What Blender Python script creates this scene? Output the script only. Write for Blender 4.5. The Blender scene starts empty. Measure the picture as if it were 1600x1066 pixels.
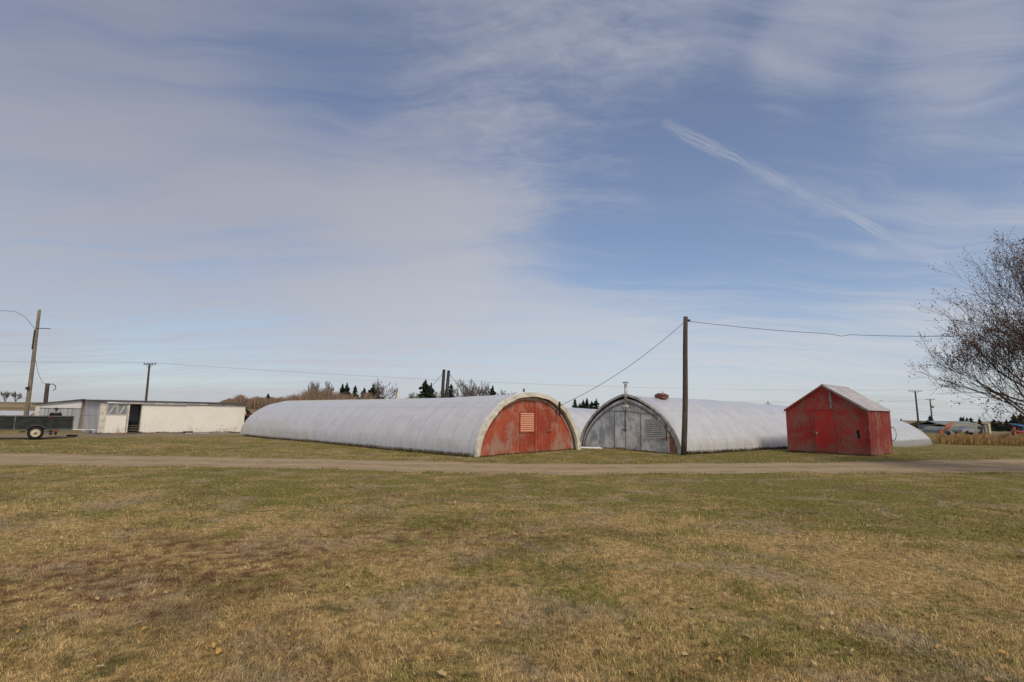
import bpy, math, random
import numpy as np
from mathutils import Vector, Matrix

R = math.radians
col = bpy.context.scene.collection
scn = bpy.context.scene

# ------------------------------------------------------------------ camera
F_PX, CAM_H = 820.0, 1.75
cam_d = bpy.data.cameras.new("camera")
cam = bpy.data.objects.new("camera", cam_d); col.objects.link(cam)
cam_d.sensor_width = 36.0; cam_d.lens = 36.0 * F_PX / 1600.0
cam_d.clip_start = 0.05; cam_d.clip_end = 6000
tilt, roll = math.atan(115 / F_PX), R(0.79)
fw = Vector((0, math.cos(tilt), math.sin(tilt)))
u0 = Vector((0, -math.sin(tilt), math.cos(tilt))); r0 = Vector((1, 0, 0))
rt = r0 * math.cos(roll) + u0 * math.sin(roll)
up = u0 * math.cos(roll) - r0 * math.sin(roll)
m = Matrix((rt, up, -fw)).transposed().to_4x4(); m.translation = (0, 0, CAM_H)
cam.matrix_world = m
scn.camera = cam

# ------------------------------------------------------------------ view, sun, sky
scn.view_settings.view_transform = 'Standard'
scn.view_settings.look = 'None'
scn.view_settings.gamma = 1.0
scn.view_settings.exposure = 0.36
SUN = Vector((0.46, -0.89, 0)).normalized() * math.cos(R(46)); SUN.z = math.sin(R(46))
sl = bpy.data.lights.new("sun", 'SUN'); sl.energy = 1.6; sl.angle = R(17); sl.color = (1.0, 0.87, 0.66)
so = bpy.data.objects.new("sun", sl); col.objects.link(so)
so.rotation_euler = (-SUN).to_track_quat('-Z', 'Y').to_euler()


class NT:
    """tiny node-graph writer"""
    def __init__(s, tree): s.t = tree; s.n = tree.nodes; s.l = tree.links
    def put(s, sock, v):
        if isinstance(v, bpy.types.NodeSocket): s.l.new(v, sock)
        elif isinstance(v, (tuple, list)) and len(v) == 3 and sock.type == 'RGBA': sock.default_value = (*v, 1)
        else: sock.default_value = v
    def math(s, op, a, b=None, c=None, clamp=False):
        n = s.n.new('ShaderNodeMath'); n.operation = op; n.use_clamp = clamp
        for i, v in enumerate((a, b, c)):
            if v is not None: s.put(n.inputs[i], v)
        return n.outputs[0]
    def vmath(s, op, a, b=None):
        n = s.n.new('ShaderNodeVectorMath'); n.operation = op
        s.put(n.inputs[0], a)
        if b is not None: s.put(n.inputs[1], b)
        return n.outputs['Value'] if op in ('DOT_PRODUCT', 'LENGTH') else n.outputs[0]
    def noise(s, vec, scale, detail=4, rough=0.55, dist=0.0):
        n = s.n.new('ShaderNodeTexNoise'); s.put(n.inputs['Vector'], vec)
        s.put(n.inputs['Scale'], scale); n.inputs['Detail'].default_value = detail
        n.inputs['Roughness'].default_value = rough; n.inputs['Distortion'].default_value = dist
        return n.outputs['Fac']
    def mapping(s, vec, scale=(1, 1, 1), rot=(0, 0, 0), loc=(0, 0, 0)):
        n = s.n.new('ShaderNodeMapping'); s.put(n.inputs['Vector'], vec)
        n.inputs['Scale'].default_value = scale; n.inputs['Rotation'].default_value = rot
        n.inputs['Location'].default_value = loc
        return n.outputs[0]
    def smooth(s, v, a, b, c=0.0, d=1.0):
        n = s.n.new('ShaderNodeMapRange'); n.interpolation_type = 'SMOOTHSTEP'
        s.put(n.inputs['Value'], v)
        for k, x in zip(('From Min', 'From Max', 'To Min', 'To Max'), (a, b, c, d)): s.put(n.inputs[k], x)
        return n.outputs[0]
    def mix(s, f, a, b, mode='MIX'):
        n = s.n.new('ShaderNodeMix'); n.data_type = 'RGBA'; n.blend_type = mode
        s.put(n.inputs[0], f); s.put(n.inputs[6], a); s.put(n.inputs[7], b)
        return n.outputs[2]
    def sep(s, v):
        n = s.n.new('ShaderNodeSeparateXYZ'); s.put(n.inputs[0], v); return n.outputs
    def comb(s, x, y, z):
        n = s.n.new('ShaderNodeCombineXYZ')
        for i, v in enumerate((x, y, z)): s.put(n.inputs[i], v)
        return n.outputs[0]
    def attr(s, name):
        n = s.n.new('ShaderNodeAttribute'); n.attribute_name = name; return n
    def new(s, k): return s.n.new(k)


def pdir(u, v):
    return (fw + rt * ((u - 800) / F_PX) + up * ((533 - v) / F_PX)).normalized()


world = bpy.data.worlds.new("World"); scn.world = world; world.use_nodes = True
wt = NT(world.node_tree); bg = world.node_tree.nodes['Background']
sky = wt.new('ShaderNodeTexSky'); sky.sky_type = 'NISHITA'; sky.sun_disc = False
sky.sun_elevation = R(46); sky.sun_rotation = math.atan2(SUN.x, SUN.y)
sky.air_density = 1.0; sky.dust_density = 1.6; sky.ozone_density = 2.0; sky.altitude = 500
SKY_STRENGTH = 0.085
D = wt.new('ShaderNodeTexCoord').outputs['Generated']
sx, sy, sz = wt.sep(D)
zc = wt.math('ADD', wt.math('MAXIMUM', sz, 0.0), 0.10)
P = wt.comb(wt.math('DIVIDE', sx, zc), wt.math('DIVIDE', sy, zc), 0.0)
def blob(u, v, r_in, r_out):
    d = pdir(u, v)
    return wt.smooth(wt.vmath('DOT_PRODUCT', D, tuple(d)), math.cos(R(r_out)), math.cos(R(r_in)))
wide = wt.noise(wt.mapping(P, (0.35, 0.9, 1), (0, 0, R(18)), (3.1, 1.7, 0)), 1.0, 3, 0.5, 0.8)
warp = wt.vmath('ADD', P, wt.vmath('MULTIPLY', wt.comb(0.0, wt.math('SUBTRACT', wt.noise(P, 0.7, 3), 0.5), 0.0), (0.0, 1.1, 0.0)))
tongue = wt.noise(wt.mapping(warp, (0.34, 1.9, 1), (0, 0, R(16)), (5.3, 2.2, 0)), 1.0, 4, 0.52, 0.3)
streak = wt.noise(wt.mapping(warp, (0.55, 4.6, 1), (0, 0, R(13)), (1, 5, 0)), 1.2, 7, 0.62, 0.3)
wisp = wt.noise(wt.mapping(warp, (0.9, 5.0, 1), (0, 0, R(-38)), (4, 1, 0)), 1.0, 7, 0.65, 0.5)
mottle = wt.noise(wt.mapping(P, (2.2, 3.6, 1), (0, 0, R(30))), 5.5, 5, 0.62, 0.5)
az = wt.math('ARCTAN2', sx, sy)
base = wt.smooth(az, 0.62, -0.62, 0.30, 0.64)
for (u, v, a, b, w) in [(985, 330, 2, 12, -0.30), (1200, 230, 3, 15, -0.22), (1180, 370, 3, 15, -0.18), (930, 60, 2, 16, 0.16),
                        (560, 130, 1, 12, -0.16), (470, 30, 2, 12, -0.20), (700, 300, 3, 13, 0.30), (640, 420, 3, 12, 0.24), (250, 250, 6, 22, 0.12),
                        (330, 590, 2, 12, -0.26), (100, 585, 2, 10, -0.20)]:
    base = wt.math('ADD', base, wt.math('MULTIPLY', blob(u, v, a, b), w))
low = wt.smooth(sz, 0.30, 0.02, 0.0, 0.42)
base = wt.math('ADD', base, low)
cov = wt.math('ADD', base, wt.math('MULTIPLY', wt.math('SUBTRACT', tongue, 0.5), 1.25))
cov = wt.math('ADD', cov, wt.math('MULTIPLY', wt.math('SUBTRACT', streak, 0.5), 1.25))
cov = wt.math('ADD', cov, wt.math('MULTIPLY', wt.math('MULTIPLY', wt.math('SUBTRACT', wisp, 0.5), 1.3), wt.smooth(az, -0.1, 0.5)))
cov = wt.math('ADD', cov, wt.math('MULTIPLY', wt.math('SUBTRACT', wide, 0.5), 0.5))
cov = wt.math('ADD', cov, wt.math('MULTIPLY', wt.math('MULTIPLY', wt.math('SUBTRACT', mottle, 0.5), 0.9), blob(850, 110, 3, 22)))
# elongated banks: centre, half-lengths (radians), tilt, weight
for (u, v, hw, hh, rz_, w) in ((430, 268, .52, .062, -6, .42), (600, 350, .34, .05, -9, .30), (560, 420, .42, .06, -12, .25), (700, 490, .60, .05, -4, .22), (720, 120, .40, .12, -8, -.22), (950, 400, .20, .05, -10, -.20),
                               (200, 588, .42, .022, -2, -.38), (150, 470, .3, .03, 0, -.12), (1300, 400, .22, .02, 8, .22), (1180, 520, .45, .05, -2, .25), (780, 365, .14, .012, -18, -.16)):
    d = pdir(u, v)
    X_ = wt.math('SUBTRACT', wt.vmath('DOT_PRODUCT', D, tuple(rt)), d.dot(rt)); Y_ = wt.math('SUBTRACT', wt.vmath('DOT_PRODUCT', D, tuple(up)), d.dot(up))
    c_, s_ = math.cos(R(rz_)), math.sin(R(rz_))
    a_ = wt.math('DIVIDE', wt.math('ADD', wt.math('MULTIPLY', X_, c_), wt.math('MULTIPLY', Y_, s_)), hw)
    b_ = wt.math('DIVIDE', wt.math('SUBTRACT', wt.math('MULTIPLY', Y_, c_), wt.math('MULTIPLY', X_, s_)), hh)
    rr_ = wt.math('ADD', wt.math('MULTIPLY', a_, a_), wt.math('MULTIPLY', b_, b_))
    rr_ = wt.math('ADD', rr_, wt.math('MULTIPLY', wt.math('SUBTRACT', streak, 0.5), 2.4))
    cov = wt.math('ADD', cov, wt.math('MULTIPLY', wt.smooth(rr_, 2.0, -0.4), w * .68))
# two soft upright plumes near the top right
for (u, v, w, sxx) in ((1280, 40, .60, 1.0), (1470, 70, .45, 1.1)):
    d = pdir(u, v)
    a_ = wt.math('DIVIDE', wt.math('SUBTRACT', wt.vmath('DOT_PRODUCT', D, tuple(rt)), d.dot(rt)), 0.075 * sxx)
    b_ = wt.math('DIVIDE', wt.math('SUBTRACT', wt.vmath('DOT_PRODUCT', D, tuple(up)), d.dot(up)), 0.13)
    rr_ = wt.math('ADD', wt.math('MULTIPLY', a_, a_), wt.math('MULTIPLY', b_, b_))
    rr_ = wt.math('ADD', rr_, wt.math('MULTIPLY', wt.math('SUBTRACT', wt.noise(D, 7, 5, .6), 0.5), 1.6))
    cov = wt.math('ADD', cov, wt.math('MULTIPLY', wt.smooth(rr_, 1.6, -0.5), w))
cover = wt.smooth(cov, -0.20, 1.30, 0.16, 0.96)
cover = wt.math('MAXIMUM', cover, wt.smooth(sy, 0.42, 0.0, 0.0, 0.85))
# contrail: thin band near the great circle through two directions, wavering
d1, d2 = pdir(1010, 182), pdir(1590, 468)
nrm = d1.cross(d2).normalized(); tang = nrm.cross(d1).normalized(); span = math.acos(d1.dot(d2))
wob = wt.math('MULTIPLY', wt.math('SUBTRACT', wt.noise(D, 9, 5, 0.6), 0.5), 0.020)
off = wt.math('ABSOLUTE', wt.math('ADD', wt.vmath('DOT_PRODUCT', D, tuple(nrm)), wob))
al = wt.math('ARCTAN2', wt.vmath('DOT_PRODUCT', D, tuple(tang)), wt.vmath('DOT_PRODUCT', D, tuple(d1)))
trail = wt.math('MULTIPLY', wt.smooth(off, 0.021, 0.0), wt.math('MULTIPLY', wt.smooth(al, 0.0, 0.05), wt.smooth(al, span, span - 0.08)))
trail = wt.math('MULTIPLY', trail, wt.smooth(wt.noise(wt.comb(wt.math('MULTIPLY', al, 9.0), wt.math('MULTIPLY', off, 260.0), 0.0), 1.6, 5, 0.65), 0.30, 0.68, 0.16, 0.72))
cover = wt.math('MAXIMUM', cover, trail)
skyc = wt.mix(1.0, sky.outputs[0], (SKY_STRENGTH * 1.05, SKY_STRENGTH * 1.06, SKY_STRENGTH * 1.12), 'MULTIPLY')
cl_low = wt.smooth(sz, 0.0, 0.55)
cloudc = wt.mix(cl_low, (0.470, 0.490, 0.525), (0.325, 0.335, 0.395))
cloudc = wt.mix(wt.smooth(az, -0.75, 0.35), wt.mix(1.0, cloudc, (0.80, 0.79, 0.815), 'MULTIPLY'), cloudc)
tot = wt.mix(cover, skyc, cloudc)
wt.put(bg.inputs['Color'], tot); bg.inputs['Strength'].default_value = 1.0

# ------------------------------------------------------------------ helpers
def sstep(a, b, x):
    t = np.clip((np.asarray(x, float) - a) / (b - a), 0, 1); return t * t * (3 - 2 * t)

def gz(x, y):
    """ground height"""
    x = np.asarray(x, float); y = np.asarray(y, float)
    z = -0.45 * sstep(15, 34, x) * sstep(29, 46, y)
    z = z + 3.0 * sstep(75, 130, y - 0.15 * x) * sstep(-20, -70, x)
    z = z + 0.03 * np.sin(x * 0.35 + 1) * np.sin(y * 0.3) + 0.012 * np.sin(x * 1.3 + y * 0.9)
    return z

def gzf(x, y): return float(gz(x, y))

def tag(o, label=None, cat=None, group=None, kind=None):
    if label: o['label'] = label
    if cat: o['category'] = cat
    if group: o['group'] = group
    if kind: o['kind'] = kind
    return o

def empty(name, loc, rz=0.0, label=None, cat=None, group=None):
    o = bpy.data.objects.new(name, None); col.objects.link(o)
    o.empty_display_size = 0.3
    o.location = loc; o.rotation_euler = (0, 0, rz)
    return tag(o, label, cat, group)

def mesh_np(name, V, Fc, mat, parent=None, attrs=None, smooth=False):
    """large meshes from arrays; all faces have the same number of corners"""
    V = np.asarray(V, np.float32); Fc = np.asarray(Fc, np.int32)
    me = bpy.data.meshes.new(name)
    me.vertices.add(len(V)); me.vertices.foreach_set('co', V.ravel())
    k = Fc.shape[1]
    me.loops.add(Fc.size); me.loops.foreach_set('vertex_index', Fc.ravel())
    me.polygons.add(len(Fc)); me.polygons.foreach_set('loop_start', np.arange(0, Fc.size, k, dtype=np.int32))
    me.update(calc_edges=True); me.validate()
    for nm, arr in (attrs or {}).items():
        a = me.attributes.new(nm, 'FLOAT', 'POINT'); a.data.foreach_set('value', np.asarray(arr, np.float32))
    if smooth: me.polygons.foreach_set('use_smooth', np.ones(len(Fc), bool))
    me.materials.append(mat)
    o = bpy.data.objects.new(name, me); col.objects.link(o); o.parent = parent
    return o

class MB:
    def __init__(s): s.v = []; s.f = []
    def add(s, vs, fs, M=None):
        b = len(s.v)
        for p in vs: s.v.append(tuple(M @ Vector(p)) if M else tuple(p))
        for f in fs: s.f.append(tuple(b + i for i in f))
        return s
    def box(s, x0, x1, y0, y1, z0, z1, M=None):
        vs = [(x0, y0, z0), (x1, y0, z0), (x1, y1, z0), (x0, y1, z0), (x0, y0, z1), (x1, y0, z1), (x1, y1, z1), (x0, y1, z1)]
        return s.add(vs, [(0, 3, 2, 1), (4, 5, 6, 7), (0, 1, 5, 4), (1, 2, 6, 5), (2, 3, 7, 6), (3, 0, 4, 7)], M)
    def hexa(s, bot, top, M=None):
        """box from four bottom and four top points, counterclockwise seen from above"""
        return s.add(list(bot) + list(top), [(0, 3, 2, 1), (4, 5, 6, 7), (0, 1, 5, 4), (1, 2, 6, 5), (2, 3, 7, 6), (3, 0, 4, 7)], M)
    def prism(s, poly, y0, y1, M=None):
        """polygon in x,z extruded along y"""
        n = len(poly)
        vs = [(x, y0, z) for x, z in poly] + [(x, y1, z) for x, z in poly]
        fs = [tuple(range(n)), tuple(range(2 * n - 1, n - 1, -1))]
        fs += [(i, i + n, (i + 1) % n + n, (i + 1) % n) for i in range(n)]
        return s.add(vs, fs, M)
    def tube(s, pts, rad, n=6, cap=True):
        pts = [Vector(p) for p in pts]
        if not isinstance(rad, (list, tuple)): rad = [rad] * len(pts)
        b = len(s.v); ref = None
        for i, p in enumerate(pts):
            t = (pts[min(i + 1, len(pts) - 1)] - pts[max(i - 1, 0)]).normalized()
            if ref is None: ref = Vector((0, 0, 1)) if abs(t.z) < 0.9 else Vector((1, 0, 0))
            a = t.cross(ref).normalized(); c = a.cross(t).normalized(); ref = c
            for k in range(n):
                an = 2 * math.pi * k / n
                s.v.append(tuple(p + (a * math.cos(an) + c * math.sin(an)) * rad[i]))
        for i in range(len(pts) - 1):
            for k in range(n):
                s.f.append((b + i * n + k, b + i * n + (k + 1) % n, b + (i + 1) * n + (k + 1) % n, b + (i + 1) * n + k))
        if cap:
            s.f.append(tuple(b + k for k in range(n))); s.f.append(tuple(b + (len(pts) - 1) * n + k for k in range(n - 1, -1, -1)))
        return s
    def lathe(s, prof, n=24, M=None, axis='Y', cap=True):
        """profile of (radius, along) turned round an axis"""
        vs = []
        for r, a in prof:
            for k in range(n):
                t = 2 * math.pi * k / n
                vs.append((r * math.cos(t), a, r * math.sin(t)) if axis == 'Y' else (r * math.cos(t), r * math.sin(t), a))
        fs = []
        for i in range(len(prof) - 1):
            for k in range(n):
                fs.append((i * n + k, i * n + (k + 1) % n, (i + 1) * n + (k + 1) % n, (i + 1) * n + k))
        if cap: fs.append(tuple(range(n))); fs.append(tuple((len(prof) - 1) * n + k for k in range(n - 1, -1, -1)))
        return s.add(vs, fs, M)
    def build(s, name, mat, parent=None, smooth=False, bevel=0.0):
        me = bpy.data.meshes.new(name); me.from_pydata(s.v, [], s.f); me.validate(); me.update()
        import bmesh
        bm = bmesh.new(); bm.from_mesh(me); bmesh.ops.recalc_face_normals(bm, faces=bm.faces); bm.to_mesh(me); bm.free()
        if smooth: me.polygons.foreach_set('use_smooth', np.ones(len(me.polygons), bool))
        me.materials.append(mat)
        o = bpy.data.objects.new(name, me); col.objects.link(o); o.parent = parent
        if bevel > 0:
            b = o.modifiers.new('bevel', 'BEVEL'); b.width = bevel; b.segments = 1; b.limit_method = 'ANGLE'
        return o

def smat(name, base, rough=0.8, metal=0.0, build=None, spec=0.3):
    """material: base colour, optionally varied by a function nt, coord -> colour socket (and bump)"""
    mt = bpy.data.materials.new(name); mt.use_nodes = True
    nt = NT(mt.node_tree); p = mt.node_tree.nodes['Principled BSDF']
    p.inputs['Roughness'].default_value = rough; p.inputs['Metallic'].default_value = metal
    p.inputs['Specular IOR Level'].default_value = spec
    p.inputs['Base Color'].default_value = (*base, 1)
    if build:
        tc = nt.new('ShaderNodeTexCoord').outputs['Object']
        r = build(nt, tc, p)
        if r is not None: nt.put(p.inputs['Base Color'], r)
    return mt

def bump(nt, p, h, strength=0.5, dist=0.02):
    b = nt.new('ShaderNodeBump'); b.inputs['Strength'].default_value = strength; b.inputs['Distance'].default_value = dist
    nt.put(b.inputs['Height'], h); nt.put(p.inputs['Normal'], b.outputs[0])

def vary(c1, c2, scale=3.0, stretch=(1, 1, 1), lo=0.35, hi=0.65, bmp=0.0, detail=6):
    def f(nt, tc, p):
        n = nt.noise(nt.mapping(tc, stretch), scale, detail, 0.6)
        if bmp: bump(nt, p, nt.noise(nt.mapping(tc, stretch), scale * 4, 5, 0.6), bmp, 0.01)
        return nt.mix(nt.smooth(n, lo, hi), c1, c2)
    return f

# ------------------------------------------------------------------ materials
def film_build(dirt, rib=1.2):
    def f(nt, tc, p):
        x, y, z = nt.sep(tc)
        fine = nt.noise(tc, 1.6, 6, 0.65)
        c = nt.mix(nt.smooth(fine, 0.3, 0.7), (0.52, 0.535, 0.58), (0.61, 0.615, 0.64))
        # pipe lines: each inner hoop's shadow through the film, painted as a thin line
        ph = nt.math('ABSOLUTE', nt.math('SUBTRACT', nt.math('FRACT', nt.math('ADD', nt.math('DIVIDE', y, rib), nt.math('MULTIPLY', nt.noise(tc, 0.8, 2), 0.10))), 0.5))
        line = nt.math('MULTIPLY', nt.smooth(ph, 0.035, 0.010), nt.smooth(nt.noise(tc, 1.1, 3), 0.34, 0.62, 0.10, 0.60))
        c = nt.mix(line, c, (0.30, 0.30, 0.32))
        # long lap seam lines where two widths of film overlap
        for zz, wv in ((0.62, .06), (2.05, .04)):
            sm = nt.math('ABSOLUTE', nt.math('SUBTRACT', nt.math('ADD', z, nt.math('MULTIPLY', nt.noise(tc, 0.5, 3), wv)), zz + wv * .5))
            c = nt.mix(nt.smooth(sm, .022, .006, 0, .30), c, (0.34, 0.33, 0.34))
        # yellowed mended patches low down towards the far end
        pt_ = nt.math('MULTIPLY', nt.smooth(nt.math('ADD', nt.noise(nt.mapping(tc, (1, .5, 1)), 1.3, 5, .6), nt.smooth(y, 10, 20, -.12, .06)), .50, .56), nt.smooth(z, 1.25, 1.05))
        c = nt.mix(nt.math('MULTIPLY', pt_, .5), c, (0.50, 0.48, 0.40))
        # drip stains running down the side, splash dirt close to the ground
        drip = nt.noise(nt.mapping(tc, (1, 2.2, 0.25)), 3.0, 6, 0.65)
        lowm = nt.smooth(nt.math('ADD', z, nt.math('MULTIPLY', nt.math('SUBTRACT', fine, 0.5), 0.9)), 1.0, 0.1)
        c = nt.mix(nt.math('MULTIPLY', nt.math('MULTIPLY', lowm, nt.smooth(drip, 0.42, 0.72)), dirt), c, (0.46, 0.43, 0.37))
        mud = nt.smooth(nt.math('ADD', z, nt.math('MULTIPLY', drip, -0.22)), 0.05, -0.06)
        c = nt.mix(nt.math('MULTIPLY', mud, 0.7), c, (0.16, 0.13, 0.09))
        bump(nt, p, nt.noise(nt.mapping(tc, (1, 1.4, 0.7)), 2.6, 4, 0.6, 0.5), 0.22, 0.03)
        p.inputs['Transmission Weight'].default_value = 0.0
        return c
    return f
M = {}
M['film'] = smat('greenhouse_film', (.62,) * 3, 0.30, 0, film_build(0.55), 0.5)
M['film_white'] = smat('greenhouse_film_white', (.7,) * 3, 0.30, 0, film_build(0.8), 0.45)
M['film_cream'] = smat('aged_film', (.6, .57, .5), 0.6, 0, vary((.62, .60, .54), (.50, .47, .41), 0.8))
M['band'] = smat('cream_fabric_band', (.6, .57, .48), 0.8, 0, vary((.80, .75, .65), (.64, .60, .51), 2.5, bmp=.4))
M['pink_trim'] = smat('faded_pink_trim', (.5, .3, .27), 0.8, 0, vary((.55, .36, .32), (.42, .19, .16), 4))

def peel(red, bare, amount, dark=None, grain=(5, 5, 1)):
    """paint worn away to bare board, in blotches and along the grain, more of it low down"""
    def f(nt, tc, p):
        x, y, z = nt.sep(tc)
        blot = nt.noise(tc, 1.5, 8, 0.68, 0.3)
        gr = nt.noise(nt.mapping(tc, grain), 2.5, 6, 0.65)
        tone = nt.mix(nt.smooth(nt.noise(tc, 0.9, 3), 0.3, 0.7), red, dark or tuple(c * 0.6 for c in red))
        lowm = nt.smooth(z, 0.9, 0.0, 0.0, 0.06)
        w = nt.math('ADD', nt.math('ADD', nt.math('MULTIPLY', blot, 0.62), nt.math('MULTIPLY', gr, 0.38)), lowm)
        k = nt.smooth(w, amount - .03, amount + 0.13)
        bump(nt, p, nt.math('SUBTRACT', gr, nt.math('MULTIPLY', k, 0.6)), 0.5, 0.006)
        return nt.mix(nt.math('MULTIPLY', k, 0.8), tone, nt.mix(gr, bare, tuple(c * 0.7 for c in bare)))
    return f
M['red_ply'] = smat('worn_orange_red_plywood', (.5, .1, .06), 0.75, 0, peel((.47, .095, .048), (.46, .33, .26), 0.490, (.36, .065, .034)))
M['red_ply2'] = smat('worn_orange_red_door', (.5, .1, .06), 0.75, 0, peel((.41, .075, .038), (.42, .27, .20), 0.525, (.31, .052, .028)))
M['shed_red'] = smat('dark_red_board', (.4, .04, .03), 0.75, 0, peel((.40, .038, .030), (.25, .155, .12), 0.468, (.29, .026, .020), (9, 9, .8)))
M['shed_red_b'] = smat('bright_red_door', (.4, .04, .03), 0.7, 0, peel((.44, .034, .027), (.24, .11, .08), 0.525, (.34, .025, .019), (9, 9, .8)))
M['shed_side'] = smat('weathered_red_board', (.4, .07, .05), 0.8, 0, peel((.32, .048, .036), (.32, .24, .18), 0.50, (.26, .035, .03), (10, 10, .5)))
M['louvre_orange'] = smat('faded_orange_slats', (.75, .27, .16), 0.7, 0, vary((.72, .24, .13), (.72, .42, .30), 6, (1, 1, 4)))
M['louvre_back'] = smat('dark_slot', (.22, .05, .035), 0.9)
M['grey_ply'] = smat('bare_grey_plywood', (.3, .3, .3), 0.8, 0, lambda nt, tc, p: nt.mix(nt.math('MULTIPLY',
        nt.smooth(nt.noise(nt.mapping(tc, (1.2, 1.2, .8)), 1.7, 7, .68), .42, .62), .85),
        nt.mix(nt.smooth(nt.noise(nt.mapping(tc, (4, 4, .6)), 2.2, 5, .6), .35, .65), (.90, .89, .85), (.68, .68, .66)), (.34, .35, .36)))
M['grey_wood'] = smat('weathered_grey_timber', (.3, .28, .26), 0.85, 0, vary((.30, .27, .26), (.16, .14, .14), 5, (1, 1, 1), bmp=.4))
M['hood_grey'] = smat('weathered_grey_edge', (.4, .38, .37), 0.85, 0, vary((.66, .62, .58), (.38, .345, .33), 3, bmp=.4))
M['louvre_grey'] = smat('grey_slats', (.4, .4, .4), 0.7, 0, vary((.56, .55, .52), (.42, .42, .40), 5))
M['orange_rust'] = smat('orange_paint_patch', (.5, .2, .1), 0.8, 0, vary((.52, .22, .12), (.30, .15, .10), 6))
M['white_wall'] = smat('cream_white_board', (.7, .68, .6), 0.7, 0, peel((.90, .875, .81), (.46, .38, .29), 0.58, (.85, .82, .755), (3, 3, 1)))
M['white_trim'] = smat('white_trim', (.7, .68, .62), 0.6, 0, vary((.74, .71, .64), (.52, .48, .40), 6))
M['grey_wall'] = smat('grey_board', (.34, .35, .37), 0.8, 0, vary((.60, .60, .64), (.46, .46, .50), 1.5, (1, 1, .5)))
M['corrugated'] = smat('pale_metal_sheet', (.55, .58, .6), 0.45, 0.2, lambda nt, tc, p: nt.mix(nt.smooth(nt.noise(nt.mapping(tc, (6, 1, .5)), 1.5, 5, .6), .35, .7), (.52, .56, .60), (.36, .39, .42)))
M['roof_dark'] = smat('dark_felt', (.04, .038, .036), 0.9, 0, vary((.05, .047, .045), (.11, .09, .075), 5))
M['shed_roof'] = smat('grey_sheet_roof', (.42, .4, .39), 0.5, 0.3, lambda nt, tc, p: nt.mix(
        nt.smooth(nt.noise(nt.mapping(tc, (1.2, 8, 1.2)), 1.2, 5, .65), .35, .65), (.66, .65, .66), (.44, .41, .41)))
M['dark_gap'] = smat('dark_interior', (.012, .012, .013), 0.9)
M['pole_wood'] = smat('pole_wood', (.1, .08, .065), 0.9, 0, vary((.12, .095, .075), (.055, .045, .04), 5, (4, 4, .4), bmp=.4))
M['pole_pale'] = smat('pale_pole_wood', (.25, .21, .17), 0.9, 0, vary((.30, .25, .20), (.17, .14, .11), 5, (4, 4, .4)))
M['wire'] = smat('black_cable', (.03, .03, .032), 0.6)
M['metal'] = smat('galvanised_metal', (.5, .5, .49), 0.4, 0.6, vary((.52, .52, .50), (.34, .34, .33), 6))
M['dark_metal'] = smat('dark_iron', (.04, .04, .04), 0.5, 0.3)
M['rust'] = smat('rust_red_metal', (.25, .08, .05), 0.8, 0, vary((.27, .11, .085), (.17, .075, .06), 8))
M['glass'] = smat('dusty_glass', (.22, .24, .26), 0.15, 0, None, 0.6)
M['pane_glint'] = smat('pale_glint', (.5, .5, .52), 0.8, 0, vary((.55, .55, .58), (.35, .36, .40), 4, (4, 1, 1)))
M['trailer_ply'] = smat('black_plywood', (.03, .034, .033), 0.7, 0, vary((.016, .020, .021), (.042, .048, .046), 2.2, (1, 1, 2)))
M['trailer_steel'] = smat('grey_steel', (.16, .15, .14), 0.6, 0.2, vary((.17, .16, .15), (.10, .09, .08), 5))
M['tyre'] = smat('rubber', (.02, .02, .021), 0.85)
M['rim'] = smat('cream_rim', (.6, .56, .44), 0.5, 0, vary((.66, .62, .48), (.52, .46, .34), 5))
M['red_lamp'] = smat('red_lens', (.22, .05, .04), 0.4)
M['skin'] = smat('skin', (.50, .31, .23), 0.6)
M['jacket'] = smat('black_jacket', (.012, .013, .016), 0.85)
M['navy'] = smat('navy_cap', (.035, .05, .12), 0.85)
M['jeans'] = smat('dark_trousers', (.03, .035, .05), 0.85)
M['soil'] = smat('dark_soil', (.05, .04, .028), 0.95, 0, vary((.07, .055, .035), (.028, .022, .016), 9, bmp=.6))
M['tarp'] = smat('white_sheet', (.75, .76, .78), 0.5)
M['plank'] = smat('pale_plank', (.6, .58, .54), 0.8, 0, vary((.62, .60, .56), (.42, .39, .35), 4, (1, 5, 1)))
M['orange_paint'] = smat('orange_paint', (.60, .14, .05), 0.5, 0, vary((.48, .15, .085), (.34, .12, .08), 5))
M['blue_paint'] = smat('blue_paint', (.07, .17, .34), 0.5)
M['red_paint'] = smat('red_paint', (.40, .045, .03), 0.5)
M['green_roof'] = smat('grey_green_roof', (.22, .27, .25), 0.6, 0, vary((.24, .29, .27), (.16, .19, .18), .6))
M['tan_roof'] = smat('tan_roof', (.30, .25, .18), 0.8, 0, vary((.32, .27, .20), (.20, .165, .12), .6))
M['grey_far'] = smat('grey_siding', (.30, .31, .33), 0.7, 0, vary((.33, .34, .36), (.22, .22, .24), .8))
M['yellow_post'] = smat('pale_yellow_paint', (.68, .66, .42), 0.6)
M['bark'] = smat('grey_brown_bark', (.06, .05, .045), 0.9, 0, vary((.15, .115, .10), (.075, .058, .052), 6, (3, 3, .6), bmp=.5))
M['bark_grey'] = smat('grey_bark', (.20, .18, .17), 0.9, 0, vary((.22, .20, .18), (.13, .11, .10), 3))

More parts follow.
